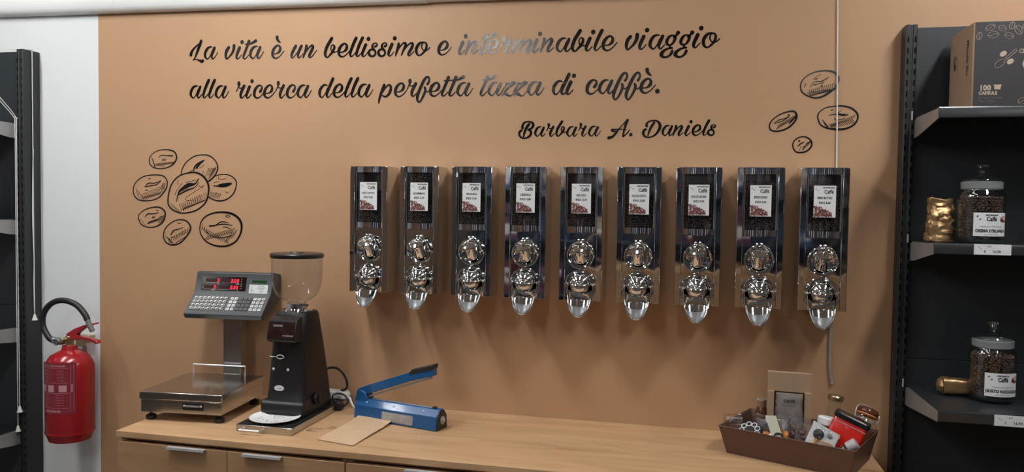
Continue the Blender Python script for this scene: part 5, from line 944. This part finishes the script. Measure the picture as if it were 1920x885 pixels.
b = MB(); crumple(b, .050, .02, .105, seed=37, amp=.003, pinch=.8); b.build('wrapping', M['film'], t, smooth=80)
b = MB(); crumple(b, .036, .012, .09, seed=38, amp=.002, pinch=.6); b.build('filling', mat('mauve_filling', (.16, .12, .13), .5), t, smooth=60, loc=(0, 0, .001))
t = thing('cork_jar', 'little dark jar with a pale stopper at the rear left of the basket', 'jar', (1.418, -.155, .904), 0)
MB().lathe([(1e-5, 0), (.018, .001), (.020, .006), (.020, .110), (.015, .122), (.0135, .126)], 24).build('jar_body', M['amber'], t, smooth=60)
MB().lathe([(.0125, .122), (.0138, .127), (.0145, .146), (.012, .149), (1e-5, .149)], 20).build('stopper', M['cork'], t)
MB().torus(.0138, .0012, 24, 6, 0, T(0, 0, .1485)).build('stopper_ring', M['frost'], t)

# ------------------------------------------------------------------ cords
def tassel(t, p):
    MB().lathe([(1e-5, .026), (.0035, .025), (.006, .014), (.0115, .001), (.010, 0), (1e-5, 0)], 14).build('tassel', M['cord'], t, loc=p)
t = thing('blind_cord', 'white pull cord hanging down over the side of the left shelving post', 'cord', (-1.4265, -.043, 1.15))
MB().tube([(-.62, -.02, 1.101), (-.30, -.02, 1.1005), (-.04, -.012, 1.1015), (-.006, -.003, 1.1005), (-.0012, 0, 1.0985), (0, 0, 1.094), (0, 0, 1.085), (0, 0, 1.06), (0, 0, .60), (.001, 0, .026)], .0018, 6).build('strand', M['cord'], t)
MB().tube([(.0035, -.002, .70), (-.001, -.004, .45), (.0045, -.004, .25), (.001, -.003, .15), (.001, 0, .026)], .0018, 6).build('strand', M['cord'], t)
tassel(t, (.001, 0, 0))
t = thing('blind_cord', 'pair of white pull cords kinked over the front of the left shelving', 'cord', (-1.4615, -.094, .70))
MB().tube([(-.16, -.16, 1.55), (-.034, -.05, 1.345), (-.004, -.004, 1.275), (0, 0, 1.24), (0, 0, .9), (0, 0, .026)], .0017, 6).build('strand', M['cord'], t)
MB().tube([(-.15, -.155, 1.548), (-.026, -.046, 1.348), (.004, .001, 1.272), (.0065, .001, 1.24), (.006, .001, .9), (.009, .001, .105)], .0017, 6).build('strand', M['cord'], t)
tassel(t, (0, 0, 0)); tassel(t, (.009, .001, .08))
t = thing('pull_cord', 'thin white cord running down the brown wall behind the last dispenser', 'cord', (1.642, -.0055, 1.08))
MB().tube([(-.016, 0, 1.50), (-.013, 0, 1.25), (-.001, 0, .70), (-.002, 0, .30)], .0021, 8).build('strand', M['cord'], t)
MB().tube([(-.002, -.001, .33), (-.005, -.001, .2), (-.003, -.001, .06), (.004, -.001, .012)], .0048, 8).build('sleeve', M['cord_grey'], t)
MB().ball((.005, -.002, .006), .0055, 10).build('end_bead', M['frost'], t)

# ------------------------------------------------------------------ unseen furniture added behind the camera to give the chrome its reflections
G2 = 'navy shelving added behind the camera for reflections'
for i, (x, lab) in enumerate(((3.9, 'tall navy shelving unit added behind the camera for reflections, right'), (2.3, 'tall navy shelving unit added behind the camera for reflections, centre'), (.7, 'tall navy shelving unit added behind the camera for reflections, left'))):
    shelving(lab, (x, -4.6, 0), 1.5, 2.1, .08, [(1.8, .35), (1.35, .35), (.9, .4), (.45, .4)], rz=PI, rail=M['navy'], brk=M['navy'], panel=M['navy'], group=G2)  # navy units are added as a dark mass for the chrome to mirror
colm = [mat('pack_blue', (.02, .08, .20), .4), mat('pack_grey', (.30, .31, .33), .4), mat('pack_plum', (.12, .03, .08), .4), mat('pack_tan', (.35, .26, .19), .5), mat('pack_red', (.15, .03, .03), .4)]
random.seed(5); k = 0
for ux in (3.9, 2.3, .7):
    for j in range(3):
        z = (1.8, 1.35, .9)[j]
        for q in range(3):
            cx = ux-.30-q*.42; w_ = random.uniform(.14, .26); h_ = random.uniform(.18, .30); ci = (k*7+j) % 5
            t = thing('package', '%s package, %s on the %s shelf of the %s rear shelving unit, added for reflections' % (('blue', 'grey', 'plum', 'tan', 'dark red')[ci], ('first', 'second', 'third')[q], ('top', 'middle', 'lower')[j], {3.9: 'right', 2.3: 'centre', .7: 'left'}[ux]), 'package', (cx, -4.36, z+.0005), PI, 'packages added on the rear shelving for reflections')  # packs are added as muted colour patches in the chrome reflections
            MB().box(-w_/2, w_/2, -.07, .07, 0, h_).build('pack', colm[ci], t, bevel=.01)
            MB().box(-w_*.3, w_*.3, -.0712, -.0702, h_*.3, h_*.7).build('pack_label', M['paper'], t); k += 1
t = thing('added_sideboard', 'tall taupe cupboard added behind the camera at the left for reflections', 'cupboard', (-1.3, -4.6, 0), PI)  # cupboard is added so the left dispensers mirror something brown
MB().box(-.2, 2.0, -.5, 0, 0, 2.1).build('carcass', M['taupe'], t, bevel=.004)
for i in range(4): MB().box(-.19+i*.5475, -.19+i*.5475+.54, -.522, -.501, .08, 2.08).build('door', M['taupe'], t, bevel=.003)
t = thing('added_counter', 'oak display counter added behind the camera for reflections, in front of the navy shelving', 'counter', (.35, -3.95, 0))  # counter is added for a brown band in the lower chrome plates
MB().box(0, 2.9, 0, .5, .06, 1.15).build('carcass', M['oak2'], t, bevel=.002)
MB().box(-.02, 2.92, -.02, .52, 1.1505, 1.18).build('counter_top', M['oak'], t, bevel=.002)
for i in range(4): MB().box(.01+i*.7225, .01+i*.7225+.715, .501, .519, .08, 1.13).build('front_panel', M['oak2'], t, bevel=.002)
MB().box(.03, 2.87, .03, .47, 0, .0598).build('plinth', M['dark_gap'], t)
